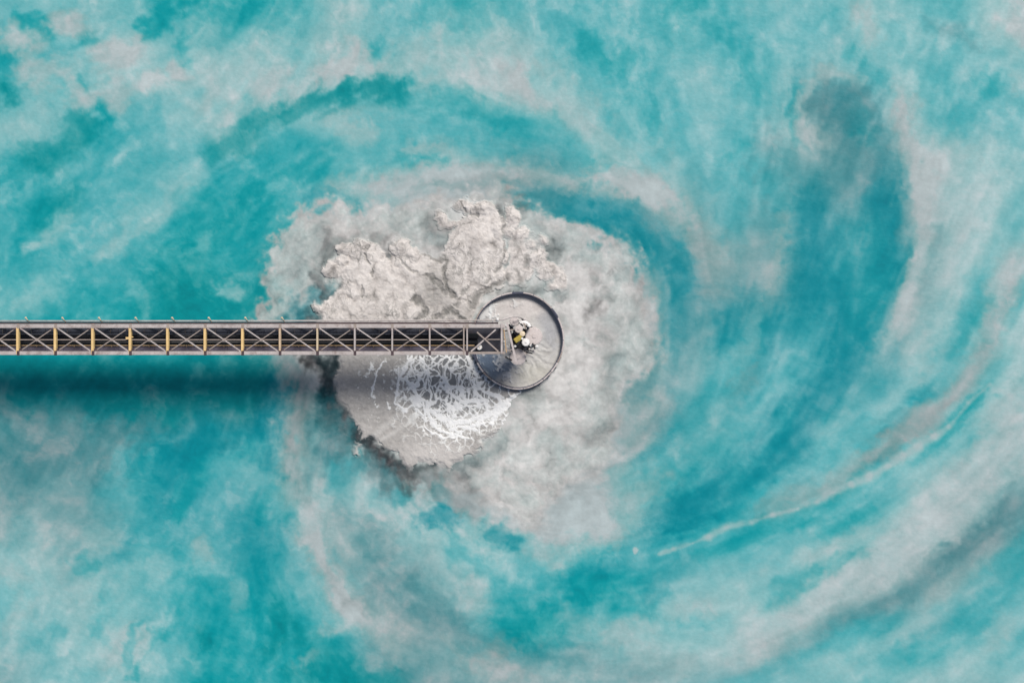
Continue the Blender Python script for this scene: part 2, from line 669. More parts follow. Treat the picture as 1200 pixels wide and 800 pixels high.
def water_color(xs, ys):
    G = np.array([[PAL[c] for c in r.split()] for r in BASE.strip().splitlines()], np.float32)
    lic1 = lic_field(-160, -120, 1360, 920, 3.0, 11, 24.0, 40.0)
    lic2 = lic_field(-160, -120, 1360, 920, 2.0, 23, 5.5, 16.0)
    # the currents draw the silt out into streaks: smear the layout along the drift
    cs = np.arange(-60, 1261, 3.0); rs = np.arange(-60, 861, 3.0)
    Xc, Yc = np.meshgrid(cs, rs)
    _, _, Cc, _, _, _, _, _ = silt_shade_layout(cs, rs, G, bilin(lic2, Xc, Yc))
    Sm = lic_smear(cs, rs, Cc, 54.0)
    delta = (cs, rs, (Sm-Cc).astype(np.float32))
    Xf, Yf = np.meshgrid(xs, ys); Xf = Xf.astype(np.float32); Yf = Yf.astype(np.float32)
    f1 = bilin(lic1, Xf, Yf); f2 = bilin(lic2, Xf, Yf)
    X, Y, C, mass, wx, wy, bx, by = silt_shade_layout(xs, ys, G, f2)
    st = 0.12+0.55*sstep(640, 840, X)*sstep(120, 260, Y)+0.2*sstep(640, 840, X)+0.2*sstep(470, 560, Y)*sstep(420, 330, X)+0.30*sstep(660, 740, Y)*sstep(300, 420, X)+0.4*sstep(250, 400, X)*sstep(860, 700, X)*sstep(90, 130, Y)*sstep(250, 200, Y)
    st = np.clip(st, 0, 1)*(1-0.75*mass)
    C = C+bilin(delta, X+wx*0.5+bx*.5, Y+wy*0.5+by*.5)*(np.clip(st*1.1, 0, 0.72))[..., None]
    # how grey (opaque silt) the place is: less turquoise variation there
    sat = np.clip((C[..., 2]-C[..., 0])/110.0, 0, 1)
    cl = (0.15+0.38*st)*f1+(0.12+0.14*st)*f2+(0.95-0.4*st)*fbm(X+wx, Y+wy, 20, 4, 9, 0.62)
    puff = fbm(X+wx*0.6, Y+wy*0.6, 34, 5, 14, 0.6)
    cl = cl+(0.75-0.2*st)*puff
    clump = sstep(0.05, 0.55, fbm(X+wx*0.8+bx, Y+wy*0.8+by, 30, 5, 151, 0.62))-0.35
    cl = cl+clump*0.9*(1-0.6*st)*(1-mass)
    cl = np.where(cl < 0, cl*0.72, cl)
    amp = (0.25+0.75*sat)
    C = C+(cl*amp)[..., None]*np.array((31, 10.5, 9), np.float32)
    gl = ((0.3-0.3*mass)*f2+0.8*fbm(X+wx, Y+wy, 26, 5, 31, 0.6))*(1-sat)
    C = C+gl[..., None]*np.array((8.5, 8.0, 7.5), np.float32)
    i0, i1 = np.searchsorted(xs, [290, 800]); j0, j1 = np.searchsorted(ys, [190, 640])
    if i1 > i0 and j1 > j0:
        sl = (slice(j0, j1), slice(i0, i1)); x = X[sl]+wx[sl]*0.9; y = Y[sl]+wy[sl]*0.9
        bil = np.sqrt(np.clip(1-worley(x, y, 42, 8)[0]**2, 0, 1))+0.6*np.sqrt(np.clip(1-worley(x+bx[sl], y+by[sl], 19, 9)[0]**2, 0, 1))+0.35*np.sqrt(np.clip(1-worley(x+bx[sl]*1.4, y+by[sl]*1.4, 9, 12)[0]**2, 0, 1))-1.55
        C[sl] += (bil*mass[sl])[..., None]*np.array((62, 61, 59), np.float32)  # billow shading painted into the flat plume: tops lighter, folds darker
    gr = fbm(X+wx*.4, Y+wy*.4, 9, 4, 141, .7)
    C = C+(gr*(0.4+0.8*mass))[..., None]*np.array((10, 9, 8.5), np.float32)+(gr*(1-mass))[..., None]*np.array((7, 1.5, 1.2), np.float32)
    # foam line
    for a, b in zip(FOAMLINE[:-1], FOAMLINE[1:]):
        R = 26
        i0, i1 = np.searchsorted(xs, [min(a[0], b[0])-R, max(a[0], b[0])+R]); j0, j1 = np.searchsorted(ys, [min(a[1], b[1])-R, max(a[1], b[1])+R])
        sl = (slice(j0, j1), slice(i0, i1)); x = X[sl]; y = Y[sl]
        dx, dy = b[0]-a[0], b[1]-a[1]; L = dx*dx+dy*dy
        t = np.clip(((x-a[0])*dx+(y-a[1])*dy)/L, 0, 1)
        d = np.hypot(x-a[0]-t*dx, y-a[1]-t*dy); hw = (a[2]+(b[2]-a[2])*t)*0.32
        v = d/hw+0.75*fbm(x, y, 14, 4, 41, 0.55)
        al = 0.5*sstep(2.0, 0.1, v)*sstep(-1.6, -0.2, fbm(x, y, 22, 2, 47))
        C[sl] += (np.array((190, 194, 192), np.float32)-C[sl])*al[..., None]
    d = np.hypot(X-744.5, Y-645)+fbm(X, Y, 5, 2, 3)*1.2
    C += (np.array((190, 195, 195), np.float32)-C)*(0.7*sstep(4.5, 2.2, d))[..., None]
    C = C+(1-mass)[..., None]*np.array((7, 0.5, -2), np.float32)
    def blur(A, r):                                   # crisper fronts between silt and clear water
        for ax in (0, 1):
            pad = [(0, 0)]*3; pad[ax] = (r+1, r)
            c = np.cumsum(np.pad(A, pad, mode='edge'), axis=ax, dtype=np.float64)
            n = A.shape[ax]
            A = (np.take(c, range(2*r+1, 2*r+1+n), axis=ax)-np.take(c, range(0, n), axis=ax))/(2*r+1)
        return A.astype(np.float32)
    B4 = blur(blur(C, 3), 3)
    C = C+(C-B4)*(0.12*mass-(0.12+0.33*st)*(1-mass))[..., None]+0.12*(C-blur(blur(C, 12), 12))
    C[..., 0] = np.minimum(C[..., 0], C[..., 1]*(0.935+0.075*mass)+1)
    C[..., 2] = np.maximum(C[..., 2], C[..., 1]*(1.012-0.02*mass))
    return X, Y, np.clip(C, 0, 255)

# ------------------------------------------------------------------
# thick silt slick that breaks the surface round the outfall
# ------------------------------------------------------------------
def worley(x, y, scale, seed=0):
    x = x/scale; y = y/scale
    xi = np.floor(x).astype(np.int32); yi = np.floor(y).astype(np.int32)
    f1 = np.full(x.shape, 9.0, np.float32); f2 = f1.copy(); cid = np.zeros(x.shape, np.float32)
    for dj in (-1, 0, 1):
        for di in (-1, 0, 1):
            a = (xi+di+seed*13) & 255; b = (yi+dj+seed*7) & 255
            px = _LAT[b, a]; py = _LAT[(b+101) & 255, (a+57) & 255]
            d = np.hypot(xi+di+px-x, yi+dj+py-y)
            near = d < f1
            f2 = np.where(near, f1, np.minimum(f2, d)); cid = np.where(near, _LAT[(b+31) & 255, (a+91) & 255], cid); f1 = np.where(near, d, f1)
    return f1, f2, cid

SLICK_N = [(372,392),(374,374),(367,361),(372,355),(388,351),(396,338),(398,331),(380,331),(377,322),(384,308),(400,304),(394,297),(394,286),
           (412,284),(425,281),(440,282),(449,294),(457,301),(461,287),(472,277),(484,284),(490,295),(505,300),(518,300),(527,276),
           (534,262),(548,250),(560,240),(580,242),(588,260),(592,290),(588,318),(592,332),(570,346),(560,356),(552,380),(552,392)]
SLICK_S = [(393,405),(396,430),(390,441),(391,464),(402,478),(411,494),(420,506),(418,514),(411,522),(411,533),(418,537),(424,533),(421,527),(424,520),
           (434,514),(442,521),(455,528),(468,534),(474,545),(484,549),(490,540),(502,541),(514,544),(526,553),(531,548),(529,541),
           (545,537),(560,531),(568,526),(570,516),(584,508),(592,494),(597,484),(597,470),(604,463),(612,459),(606,453),(585,447),(566,434),(552,412),(545,400)]
LOBES = [(600,256,9,15,.5),(628,304,12,12,.6),(641,318,12,10,.45),(634,284,8,8,.4),(612,276,9,10,.4),(622,289,6,8,.4),(598,274,8,8,.4),
         (547,240,15,8,.5),(516,256,7,9,.35),(527,262,8,5,.35),(568,244,13,9,.5),(471,290,12,12,.5),(486,299,8,8,.4),(401,293,9,8,.45),
         (388,318,11,9,.5),(396,309,8,6,.4),(375,362,8,5,.35),(428,297,17,15,.45),(560,285,26,30,.5),(566,318,24,20,.4),(540,290,14,18,.4),
         (648,336,7,7,.3),(584,270,9,16,.45),(606,300,8,9,.3),(617,318,9,9,.3),(592,300,7,10,.3),(610,298,13,22,.22),(606,322,14,12,.2),(655,326,9,14,.2)]
CREASES = [(5,.8,[(486,352),(497,358),(501,368),(492,374)]),(4,.8,[(522,302),(517,318),(522,336),(534,350)]),(6,.9,[(596,322),(578,334),(560,346),(552,356)]),
           (3,.8,[(433,316),(434,326)]),(2.5,.7,[(427,300),(430,310)]),(4,.6,[(470,306),(480,314),(492,318)]),(4,.6,[(500,322),(512,334),(522,344)]),
           (4,.6,[(536,360),(540,344),(548,336)]),(3,.7,[(588,250),(592,280),(588,310),(582,318)]),(3,.8,[(540,238),(552,250),(562,252)]),
           (5,.8,[(500,299),(512,303),(522,300)]),(4,.7,[(606,315),(612,330),(600,338)]),(4,.7,[(617,302),(618,312)]),(3,.6,[(425,336),(424,346)]),
           (5,.7,[(514,372),(530,366),(545,374)]),(3,.6,[(455,298),(458,304)])]

def slick_field(xs, ys, under=None):
    """plan colour and height (m) of the slick; height < 0 means open water"""
    X, Y = np.meshgrid(xs, ys); X = X.astype(np.float32); Y = Y.astype(np.float32)
    w1, w1b, _ = worley(X, Y, 9.0, 3)
    wx = fbm(X, Y, 24, 4, 61, 0.6)*5+fbm(X, Y, 5, 3, 62)*1.6; wy = fbm(X, Y, 24, 4, 67, 0.6)*5+fbm(X, Y, 5, 3, 68)*1.6
    Xa = X+wx*0.8; Ya = Y+wy*0.8
    b20 = np.sqrt(np.clip(1-worley(X+wx*1.5, Y+wy*1.5, 22, 1)[0]**2, 0, 1))
    b9 = np.sqrt(np.clip(1-worley(X+wx, Y+wy, 9.5, 2)[0]**2, 0, 1))
    b4 = np.sqrt(np.clip(1-worley(X+wx*.7, Y+wy*.7, 4.2, 4)[0]**2, 0, 1))
    sn = poly_sd(Xa, Ya, SLICK_N)+(b9-0.75)*8+(b4-0.75)*3
    ss = poly_sd(X+wx*0.55, Y+wy*0.55, SLICK_S)+(b9-0.8)*5.5+(b4-0.8)*3.5-7*sstep(0.25, 0.75, fbm(X+wx, Y+wy, 11, 3, 88, .6))*sstep(7, 2, poly_sd(X, Y, SLICK_S))*sstep(470, 500, Y)
    hn = np.where(sn > -6, 0.26*sstep(-0.5, 26, sn)-0.06*sstep(1, -2, sn)+0.02, -1.0)
    rough = fbm(X, Y, 6, 4, 71, 0.65)
    gr2 = fbm(X, Y, 2.6, 3, 75, .7)
    streak = fbm(X*0.25+Y*0.08, Y*1.0, 9, 4, 73, 0.6)
    hn = hn+np.where(sn > 0, sstep(0, 8, sn)*(0.26*(b20-0.75)+0.09*(b9-0.8)+0.015*(b4-0.8)+0.03*rough+0.008*gr2), 0)
    body = sn.copy()
    lobe = np.full(X.shape, -1.0, np.float32)
    for cx, cy, rx, ry, hh in LOBES:
        R = 1.6
        q = 1-np.hypot((Xa-cx)/(rx*1.18), (Ya-cy)/(ry*1.18))+(b4-0.8)*0.22+(b9-0.8)*0.22
        l = hh*0.72*np.clip(q, 0, 1)**0.95+0.03*(b4-.8)*sstep(0, .3, q)+0.03*rough*sstep(0, .3, q)
        lobe = np.maximum(lobe, np.where(q > 0, l+0.02, -1.0))
        body = np.maximum(body, q*min(rx, ry))
    hN = np.maximum(hn, np.where(hn > 0, lobe+0.12, lobe))
    # crevices
    cr = np.zeros(X.shape, np.float32)
    for hw, st, pts in CREASES:
        d = seg_dist(Xa, Ya, pts)/(hw*0.62)+0.5*rough
        cr = np.maximum(cr, st*sstep(1.7, 0.0, d))
    hN = hN-0.20*cr*sstep(0.08, 0.3, hN)
    hS = np.where(ss > -1.5, 0.16*sstep(-0.6, 7, ss)-0.03*sstep(0.3, -1.2, ss)+0.012, -1.0)
    hS = hS+np.where(ss > 0, sstep(0, 6, ss)*(0.05*(b20-.75)+0.07*(b9-.8)+0.04*(b4-.8)+0.03*rough), 0)
    h = np.maximum(hN, hS)
    h = h-0.0
    # colour
    kN = np.array((203, 195, 191), np.float32); kS = np.array((180, 175, 172), np.float32); dk = np.array((108, 106, 103), np.float32)
    C = np.where((hN >= hS)[..., None], kN, kS)
    tone = 0.9*rough+0.8*gr2+1.0*fbm(X, Y, 30, 4, 81, .6)
    C = C+tone[..., None]*8+((b9-0.8)*60+(b20-0.75)*40)[..., None]*(hN >= hS)[..., None]  # highlights painted on lobe tops, hollows darkened to match
    zone = sstep(30, 6, np.hypot((X-512)*0.9, (Y-338)*0.7))*0.5+sstep(26, 4, np.hypot(X-540, (Y-366)*1.6))*0.35
    cav = np.clip((0.82-b9)*1.6, 0, 1)*0.45+np.clip((0.8-b4)*1.5, 0, 1)*0.25  # more shade painted into the hollows between lobes
    k1, k2, _ = worley(X+wx*1.8, Y+wy*1.8, 15, 7); j1, j2, _ = worley(X+wx*1.2, Y+wy*1.2, 6.5, 9)
    crack = sstep(0.16, 0.0, k2-k1)*0.75+sstep(0.16, 0.0, j2-j1)*0.35*sstep(490, 430, X)
    crack = crack*sstep(-0.45, 0.45, fbm(X, Y, 28, 3, 86))
    v1 = np.abs(fbm(X+wx*2.2, Y+wy*2.2, 26, 4, 83, .55)); v2 = np.abs(fbm(X+wx*1.6, Y+wy*1.6, 12, 4, 85, .6))
    vein = sstep(0.12, 0.0, v1)*0.55+sstep(0.10, 0.0, v2)*0.45
    vein = vein*sstep(-0.3, 0.5, fbm(X, Y, 45, 3, 87))
    mixd = np.clip(zone+(cav+vein*0.7+crack*0.6)*(hN >= hS)+0.3*vein+cr*0.95, 0, 1)*(0.72+0.22*np.clip(rough+gr2, -1, 1))
    C = C+(dk-C)*mixd[..., None]
    core = sstep(1.15, 0.45, np.hypot((X-530)/66, (Y-446)/48))
    C = C+(np.array((120, 123, 127), np.float32)-C)*(core*(hS > hN)*(0.62+0.2*np.clip(rough, -1, 1)))[..., None]
    for pts, hw in (([(478,478),(450,500),(416,532)],3.2),([(490,486),(460,508),(440,518)],2.2)):
        C = C+(np.array((206, 202, 199), np.float32)-C)*(0.6*sstep(1.8, 0.2, seg_dist(X, Y, pts)/hw+0.4*rough)*(hS > hN))[..., None]
    # thin at the rim
    rim = sstep(3.5, 0.0, np.maximum(body, ss))
    if under is not None:
        rw = 3.0+7.0*np.clip(fbm(X, Y, 24, 3, 89)+0.25, 0, 1)
        rim = sstep(1.0, 0.0, np.maximum(body, ss)/rw)
        C = C+(under-C)*(0.9*rim*sstep(0.32, 0.05, h))[..., None]
    # pinkish lower rim of the southern slick
    pk = sstep(40, 5, np.hypot((X-510)*0.6, (Y-532)*1.4))
    C = C+(np.array((205, 199, 196), np.float32)-C)*(pk*(hS > hN)*0.9)[..., None]
    return X, Y, np.clip(C, 0, 255), h

def foam_field(xs, ys):
    """lacy web of foam on the southern slick: 0..1 cover"""
    X, Y = np.meshgrid(xs, ys); X = X.astype(np.float32); Y = Y.astype(np.float32)
    wx = fbm(X, Y, 18, 4, 91, .6)*4.8; wy = fbm(X, Y, 18, 4, 92, .6)*4.8
    Xs = X+wx; Ys = Y+wy
    f1, f2, _ = worley(Xs, Ys*0.85, 9.2, 5); g1, g2, _ = worley(X+wx*.6, Y+wy*.6, 4.4, 6)
    e1 = f2-f1; e2 = g2-g1
    patch = fbm(X, Y, 26, 4, 95, .6)
    wid = 0.085+0.05*patch
    web = sstep(wid+0.13, wid*0.5, e1)
    web = np.maximum(web, 0.9*sstep(0.60, 0.76, f1+0.10*patch))
    web2 = sstep(0.20, 0.04, e2)*sstep(-0.1, 0.5, patch)*0.75
    fine = fbm(X, Y, 3.0, 3, 97, .6)
    core = sstep(1.22, 0.5, np.hypot((X-536)/82, (Y-454)/68)+0.20*patch)
    core = np.maximum(core, 0.9*sstep(1.1, 0.5, np.hypot((X-505)/40, (Y-430)/50)+0.2*patch))
    dense = sstep(1.15, 0.2, np.hypot((X-550)/64, (Y-488)/34)+0.30*patch)*0.95
    spk = sstep(0.45, 0.95, fbm(X, Y, 6, 4, 99, .65)+0.25*patch)*sstep(1.1, 0.4, np.hypot((X-455)/52, (Y-455)/50))*0.7
    cov = core*np.maximum(web*0.92, web2)+dense*0.42*(0.55+0.8*fine)
    cov = np.maximum(cov, spk)
    # three jets running out of the outfall along the slick
    for pts, hw in (([(531,416),(523,440),(512,462),(505,482)],2.4),([(545,416),(552,440),(565,455),(592,466)],2.6),([(480,418),(470,445),(466,470)],2.2),
                    ([(492,418),(500,445),(505,470),(500,490),(488,480)],2.0),([(520,418),(505,432),(490,440),(480,460)],2.2),([(515,450),(530,465),(550,468),(575,470)],2.6),
                    ([(510,480),(530,492),(560,490),(585,478),(602,468)],4.5),([(540,440),(535,462)],1.8),([(560,440),(556,462)],2.4),([(500,500),(520,512),(545,512)],2.2),
                    ([(560,462),(572,480),(560,500)],3.2),([(585,462),(590,478),(580,492)],3.0),([(486,418),(478,440),(500,485)],2.5),([(470,432),(466,470),(480,480)],2.2),([(455,424),(440,440),(437,462)],1.6),
                    ([(500,470),(512,500),(528,506)],3),([(500,440),(490,462),(512,492),(498,470)],2),([(530,500),(560,498),(590,478)],4)):
        cov = np.maximum(cov, 0.9*sstep(1.5, .4, seg_dist(Xs, Ys, pts)/(hw*0.62)+0.5*fine))
    return X, Y, np.clip(cov*(1+0.25*fine), 0, 1)

TANK_C = (606.5, 398.5); TANK_R = (52.6, 55.6)
def tank_field(xs, ys):
    X, Y = np.meshgrid(xs, ys); X = X.astype(np.float32); Y = Y.astype(np.float32)
    dx = X-TANK_C[0]; dy = Y-TANK_C[1]; r = np.hypot(dx/TANK_R[0], dy/TANK_R[1]); th = np.arctan2(dy, dx)
    wx = fbm(X, Y, 14, 4, 111, .6)*4; wy = fbm(X, Y, 14, 4, 112, .6)*4
    C = np.zeros(X.shape+(3,), np.float32)+np.array((202, 198, 195), np.float32)
    C = C+fbm(X+wx, Y+wy, 16, 4, 113, .6)[..., None]*9
    def blob(cx, cy, rx, ry, col, op):
        nonlocal C
        a = op*sstep(1.35, 0.3, np.hypot((X+wx-cx)/rx, (Y+wy-cy)/ry)+0.25*fbm(X, Y, 8, 3, 117))
        C = C+(np.array(col, np.float32)-C)*a[..., None]
    blob(610, 362, 40, 16, (214, 205, 202), .8)
    blob(645, 385, 14, 26, (172, 172, 177), .7)
    blob(622, 436, 26, 14, (198, 194, 186), .8)
    blob(572, 425, 20, 28, (96, 112, 134), .9)
    blob(560, 390, 12, 22, (110, 120, 136), .6)
    # radial rills below the outfall
    rill = np.sin(th*21+fbm(X, Y, 16, 4, 118)*5+r*5)*sstep(0.3, 0.55, r)*sstep(0.95, 0.7, r)*sstep(-6, 8, dy)*sstep(-12, 4, dx)
    C = C+rill[..., None]*9+fbm(X*0.6+wx, Y*1.2+wy, 7, 4, 125, .65)[..., None]*9
    # churned foam on the west side
    ch = sstep(0.18, 0.62, fbm(X+wx, Y+wy, 9, 4, 121, .62)+0.5*sstep(1.2, .2, np.hypot((X-578)/16, (Y-432)/18))+0.75*sstep(1.2, .2, np.hypot((X-570)/20, (Y-364)/13))-0.1)
    ch = ch*sstep(20, -14, dx+0.25*dy*0)*0.95
    C = C+(np.array((222, 220, 220), np.float32)-C)*(ch*0.85)[..., None]
    st = sstep(1.6, .4, seg_dist(X, Y, [(574.5, 353), (574.5, 373)])/1.6)
    C = C+(np.array((236, 236, 236), np.float32)-C)*(st*.8)[..., None]
    h = 0.03*fbm(X+wx, Y+wy, 9, 4, 123, .6)+0.10*ch+0.05*rill*0.5+0.05*st+0.05
    return X, Y, np.clip(C, 0, 255), h, r
# ------------------------------------------------------------------
# helpers
# ------------------------------------------------------------------
LIGHT_K = np.array((1.10, 1.08, 1.10), np.float32)      # what a white surface in the open renders to
U = 0.1                                                # metres per plan unit at water level
def P(px, py, z=0.0):
    s = U*(CAM_H-z)/CAM_H
    return Vector(((px-600)*s, (400-py)*s, z))

def lin(c):
    c = np.asarray(c, np.float32)/255.0
    return np.where(c <= 0.04045, c/12.92, ((c+0.055)/1.055)**2.4)
def alb(c):
    return np.clip(lin(c)/LIGHT_K, 0.003, 0.86)

def tag(o, label=None, cat=None, group=None, kind=None):
    if label: o["label"] = label
    if cat: o["category"] = cat
    if group: o["group"] = group
    if kind: o["kind"] = kind
    return o
def link(o, parent=None):
    scene.collection.objects.link(o)
    if parent: o.parent = parent
    return o
def empty(name, loc):
    o = bpy.data.objects.new(name, None); o.location = loc; o.empty_display_size = 0.5
    return link(o)

def grid_mesh(name, X, Y, Z, C, keep=None):
    """quad sheet from 2-D arrays with a point colour attribute"""
    H, W = X.shape
    idx = np.arange(H*W, dtype=np.int32).reshape(H, W)
    q = np.stack([idx[:-1, :-1], idx[1:, :-1], idx[1:, 1:], idx[:-1, 1:]], -1).reshape(-1, 4)
    co = np.stack([X, Y, Z], -1).reshape(-1, 3).astype(np.float32); col = C.reshape(-1, 3)
    if keep is not None:
        kf = keep.reshape(-1)
        q = q[kf[q].any(1)]
        used = np.zeros(H*W, bool); used[q.reshape(-1)] = True
        remap = np.cumsum(used, dtype=np.int64)-1
        q = remap[q].astype(np.int32); co = co[used]; col = col[used]
    me = bpy.data.meshes.new(name)
    n = len(q)
    me.vertices.add(len(co)); me.vertices.foreach_set("co", co.ravel())
    me.loops.add(n*4); me.loops.foreach_set("vertex_index", q.ravel())
    me.polygons.add(n); me.polygons.foreach_set("loop_start", np.arange(0, n*4, 4, dtype=np.int32))
    me.polygons.foreach_set("use_smooth", np.ones(n, bool))
    me.update(calc_edges=True)
    at = me.color_attributes.new("silt", 'FLOAT_COLOR', 'POINT')
    rgba = np.ones((len(co), 4), np.float32); rgba[:, :3] = alb(col)
    at.data.foreach_set("color", rgba.ravel())
    return me

# ------------------------------------------------------------------
# materials
# ------------------------------------------------------------------
def nodes_of(name):
    m = bpy.data.materials.new(name); m.use_nodes = True
    return m, m.node_tree, m.node_tree.nodes["Principled BSDF"]

def silt_mat(name, rough, spec, bump, scale, mott):
    m, nt, b = nodes_of(name)
    a = nt.nodes.new("ShaderNodeAttribute"); a.attribute_name = "silt"
    tc = nt.nodes.new("ShaderNodeTexCoord")
    nz = nt.nodes.new("ShaderNodeTexNoise"); nz.inputs["Scale"].default_value = scale; nz.inputs["Detail"].default_value = 5; nz.inputs["Roughness"].default_value = 0.65
    nt.links.new(tc.outputs["Object"], nz.inputs["Vector"])
    mr = nt.nodes.new("ShaderNodeMapRange"); mr.inputs[1].default_value = 0.25; mr.inputs[2].default_value = 0.75
    mr.inputs[3].default_value = 1-mott; mr.inputs[4].default_value = 1+mott
    nt.links.new(nz.outputs["Fac"], mr.inputs[0])
    mx = nt.nodes.new("ShaderNodeVectorMath"); mx.operation = 'SCALE'
    nt.links.new(a.outputs["Color"], mx.inputs[0]); nt.links.new(mr.outputs[0], mx.inputs["Scale"])
    nt.links.new(mx.outputs[0], b.inputs["Base Color"])
    n2 = nt.nodes.new("ShaderNodeTexNoise"); n2.inputs["Scale"].default_value = scale*0.6; n2.inputs["Detail"].default_value = 6
    mp = nt.nodes.new("ShaderNodeMapping"); mp.inputs["Rotation"].default_value = (0, 0, 0.5); mp.inputs["Scale"].default_value = (1, 2.2, 1)
    nt.links.new(tc.outputs["Object"], mp.inputs[0]); nt.links.new(mp.outputs[0], n2.inputs["Vector"])
    bp = nt.nodes.new("ShaderNodeBump"); bp.inputs["Strength"].default_value = bump; bp.inputs["Distance"].default_value = 0.08
    nt.links.new(n2.outputs["Fac"], bp.inputs["Height"]); nt.links.new(bp.outputs[0], b.inputs["Normal"])
    b.inputs["Roughness"].default_value = rough; b.inputs["IOR"].default_value = 1.33; b.inputs["Specular IOR Level"].default_value = spec
    return m

def paint_mat(name, col, rough=0.55, metal=0.0, var=0.18, scale=2.5, rust=0.0, rustcol=(0.16, 0.07, 0.03)):
    """painted or bare steel with uneven tone, streaky dirt and rust patches"""
    m, nt, b = nodes_of(name)
    tc = nt.nodes.new("ShaderNodeTexCoord")
    gp = nt.nodes.new("ShaderNodeNewGeometry")
    nz = nt.nodes.new("ShaderNodeTexNoise"); nz.inputs["Scale"].default_value = scale; nz.inputs["Detail"].default_value = 6; nz.inputs["Roughness"].default_value = 0.7
    nt.links.new(gp.outputs["Position"], nz.inputs["Vector"])
    mr = nt.nodes.new("ShaderNodeMapRange"); mr.inputs[1].default_value = 0.3; mr.inputs[2].default_value = 0.7; mr.inputs[3].default_value = 1-var; mr.inputs[4].default_value = 1+var
    nt.links.new(nz.outputs["Fac"], mr.inputs[0])
    rgb = nt.nodes.new("ShaderNodeRGB"); rgb.outputs[0].default_value = (*col, 1)
    sc = nt.nodes.new("ShaderNodeVectorMath"); sc.operation = 'SCALE'
    nt.links.new(rgb.outputs[0], sc.inputs[0]); nt.links.new(mr.outputs[0], sc.inputs["Scale"])
    n2 = nt.nodes.new("ShaderNodeTexNoise"); n2.inputs["Scale"].default_value = scale*0.7; n2.inputs["Detail"].default_value = 8; n2.inputs["Roughness"].default_value = 0.75
    nt.links.new(gp.outputs["Position"], n2.inputs["Vector"])
    r2 = nt.nodes.new("ShaderNodeMapRange"); r2.inputs[1].default_value = 0.5; r2.inputs[2].default_value = 0.66; r2.inputs[3].default_value = 0.0; r2.inputs[4].default_value = rust
    nt.links.new(n2.outputs["Fac"], r2.inputs[0])
    mx = nt.nodes.new("ShaderNodeMix"); mx.data_type = 'RGBA'; mx.inputs["B"].default_value = (*rustcol, 1)
    mx.inputs[7].default_value = (*rustcol, 1)
    nt.links.new(r2.outputs[0], mx.inputs[0]); nt.links.new(sc.outputs[0], mx.inputs[6]); nt.links.new(mx.outputs[2], b.inputs["Base Color"])
    bp = nt.nodes.new("ShaderNodeBump"); bp.inputs["Strength"].default_value = 0.25; bp.inputs["Distance"].default_value = 0.02
    nt.links.new(n2.outputs["Fac"], bp.inputs["Height"]); nt.links.new(bp.outputs[0], b.inputs["Normal"])
    b.inputs["Roughness"].default_value = rough; b.inputs["Metallic"].default_value = metal
    return m

M = {}
M['water'] = silt_mat('silty_water', 0.5, 0.12, 0.2, 2.2, 0.06)
M['slick'] = silt_mat('thick_silt', 0.7, 0.2, 0.06, 4.0, 0.08)
M['foam'] = silt_mat('foam', 0.8, 0.2, 0.30, 7.0, 0.04)
M['chord'] = paint_mat('pale_grey_paint', (0.47, 0.42, 0.40), scale=1.4, rust=0.7, rustcol=(0.22, 0.16, 0.14))
M['grey'] = paint_mat('weathered_grey_paint', (0.34, 0.285, 0.25), rust=0.5, rustcol=(0.22, 0.16, 0.14))
M['yellow'] = paint_mat('faded_yellow_paint', (0.78, 0.54, 0.24), var=0.16, rust=0.35, rustcol=(0.45, 0.30, 0.14))
M['paleyellow'] = paint_mat('worn_cream_paint', (0.60, 0.45, 0.30), rust=0.5, rustcol=(0.40, 0.30, 0.24))
M['tan'] = paint_mat('tan_pipe', (0.46, 0.31, 0.17), rust=0.55, rustcol=(0.20, 0.09, 0.04))
M['black'] = paint_mat('black_polyethylene', (0.012, 0.012, 0.015), rough=0.45, var=0.3)
M['dark'] = paint_mat('dark_steel', (0.035, 0.036, 0.05), rough=0.6, var=0.35, rust=0.4, rustcol=(0.05, 0.03, 0.025))
M['slate'] = paint_mat('slate_grating', (0.085, 0.090, 0.115), rough=0.6, var=0.4, rust=0.3, rustcol=(0.04, 0.035, 0.035))
M['violet'] = paint_mat('violet_grey_tray', (0.10, 0.085, 0.115), rough=0.6, var=0.3, rust=0.3, rustcol=(0.05, 0.03, 0.03))
M['brown'] = paint_mat('brown_primer', (0.07, 0.045, 0.05), rough=0.65, var=0.3)
M['navy'] = paint_mat('navy_steel', (0.055, 0.062, 0.10), rough=0.5, var=0.35, rust=0.5, rustcol=(0.16, 0.15, 0.16))
M['white'] = paint_mat('white_paint', (0.72, 0.70, 0.68), rough=0.45, var=0.12)
M['silted'] = paint_mat('silt_caked_steel', (0.56, 0.50, 0.48), rough=0.8, var=0.16, scale=5, rust=0.4, rustcol=(0.40, 0.35, 0.34))
M['olive'] = paint_mat('yellow_olive_paint', (0.40, 0.30, 0.05), rough=0.45, var=0.25)
M['cream'] = paint_mat('cream_paint', (0.62, 0.50, 0.34), rough=0.5, var=0.15)

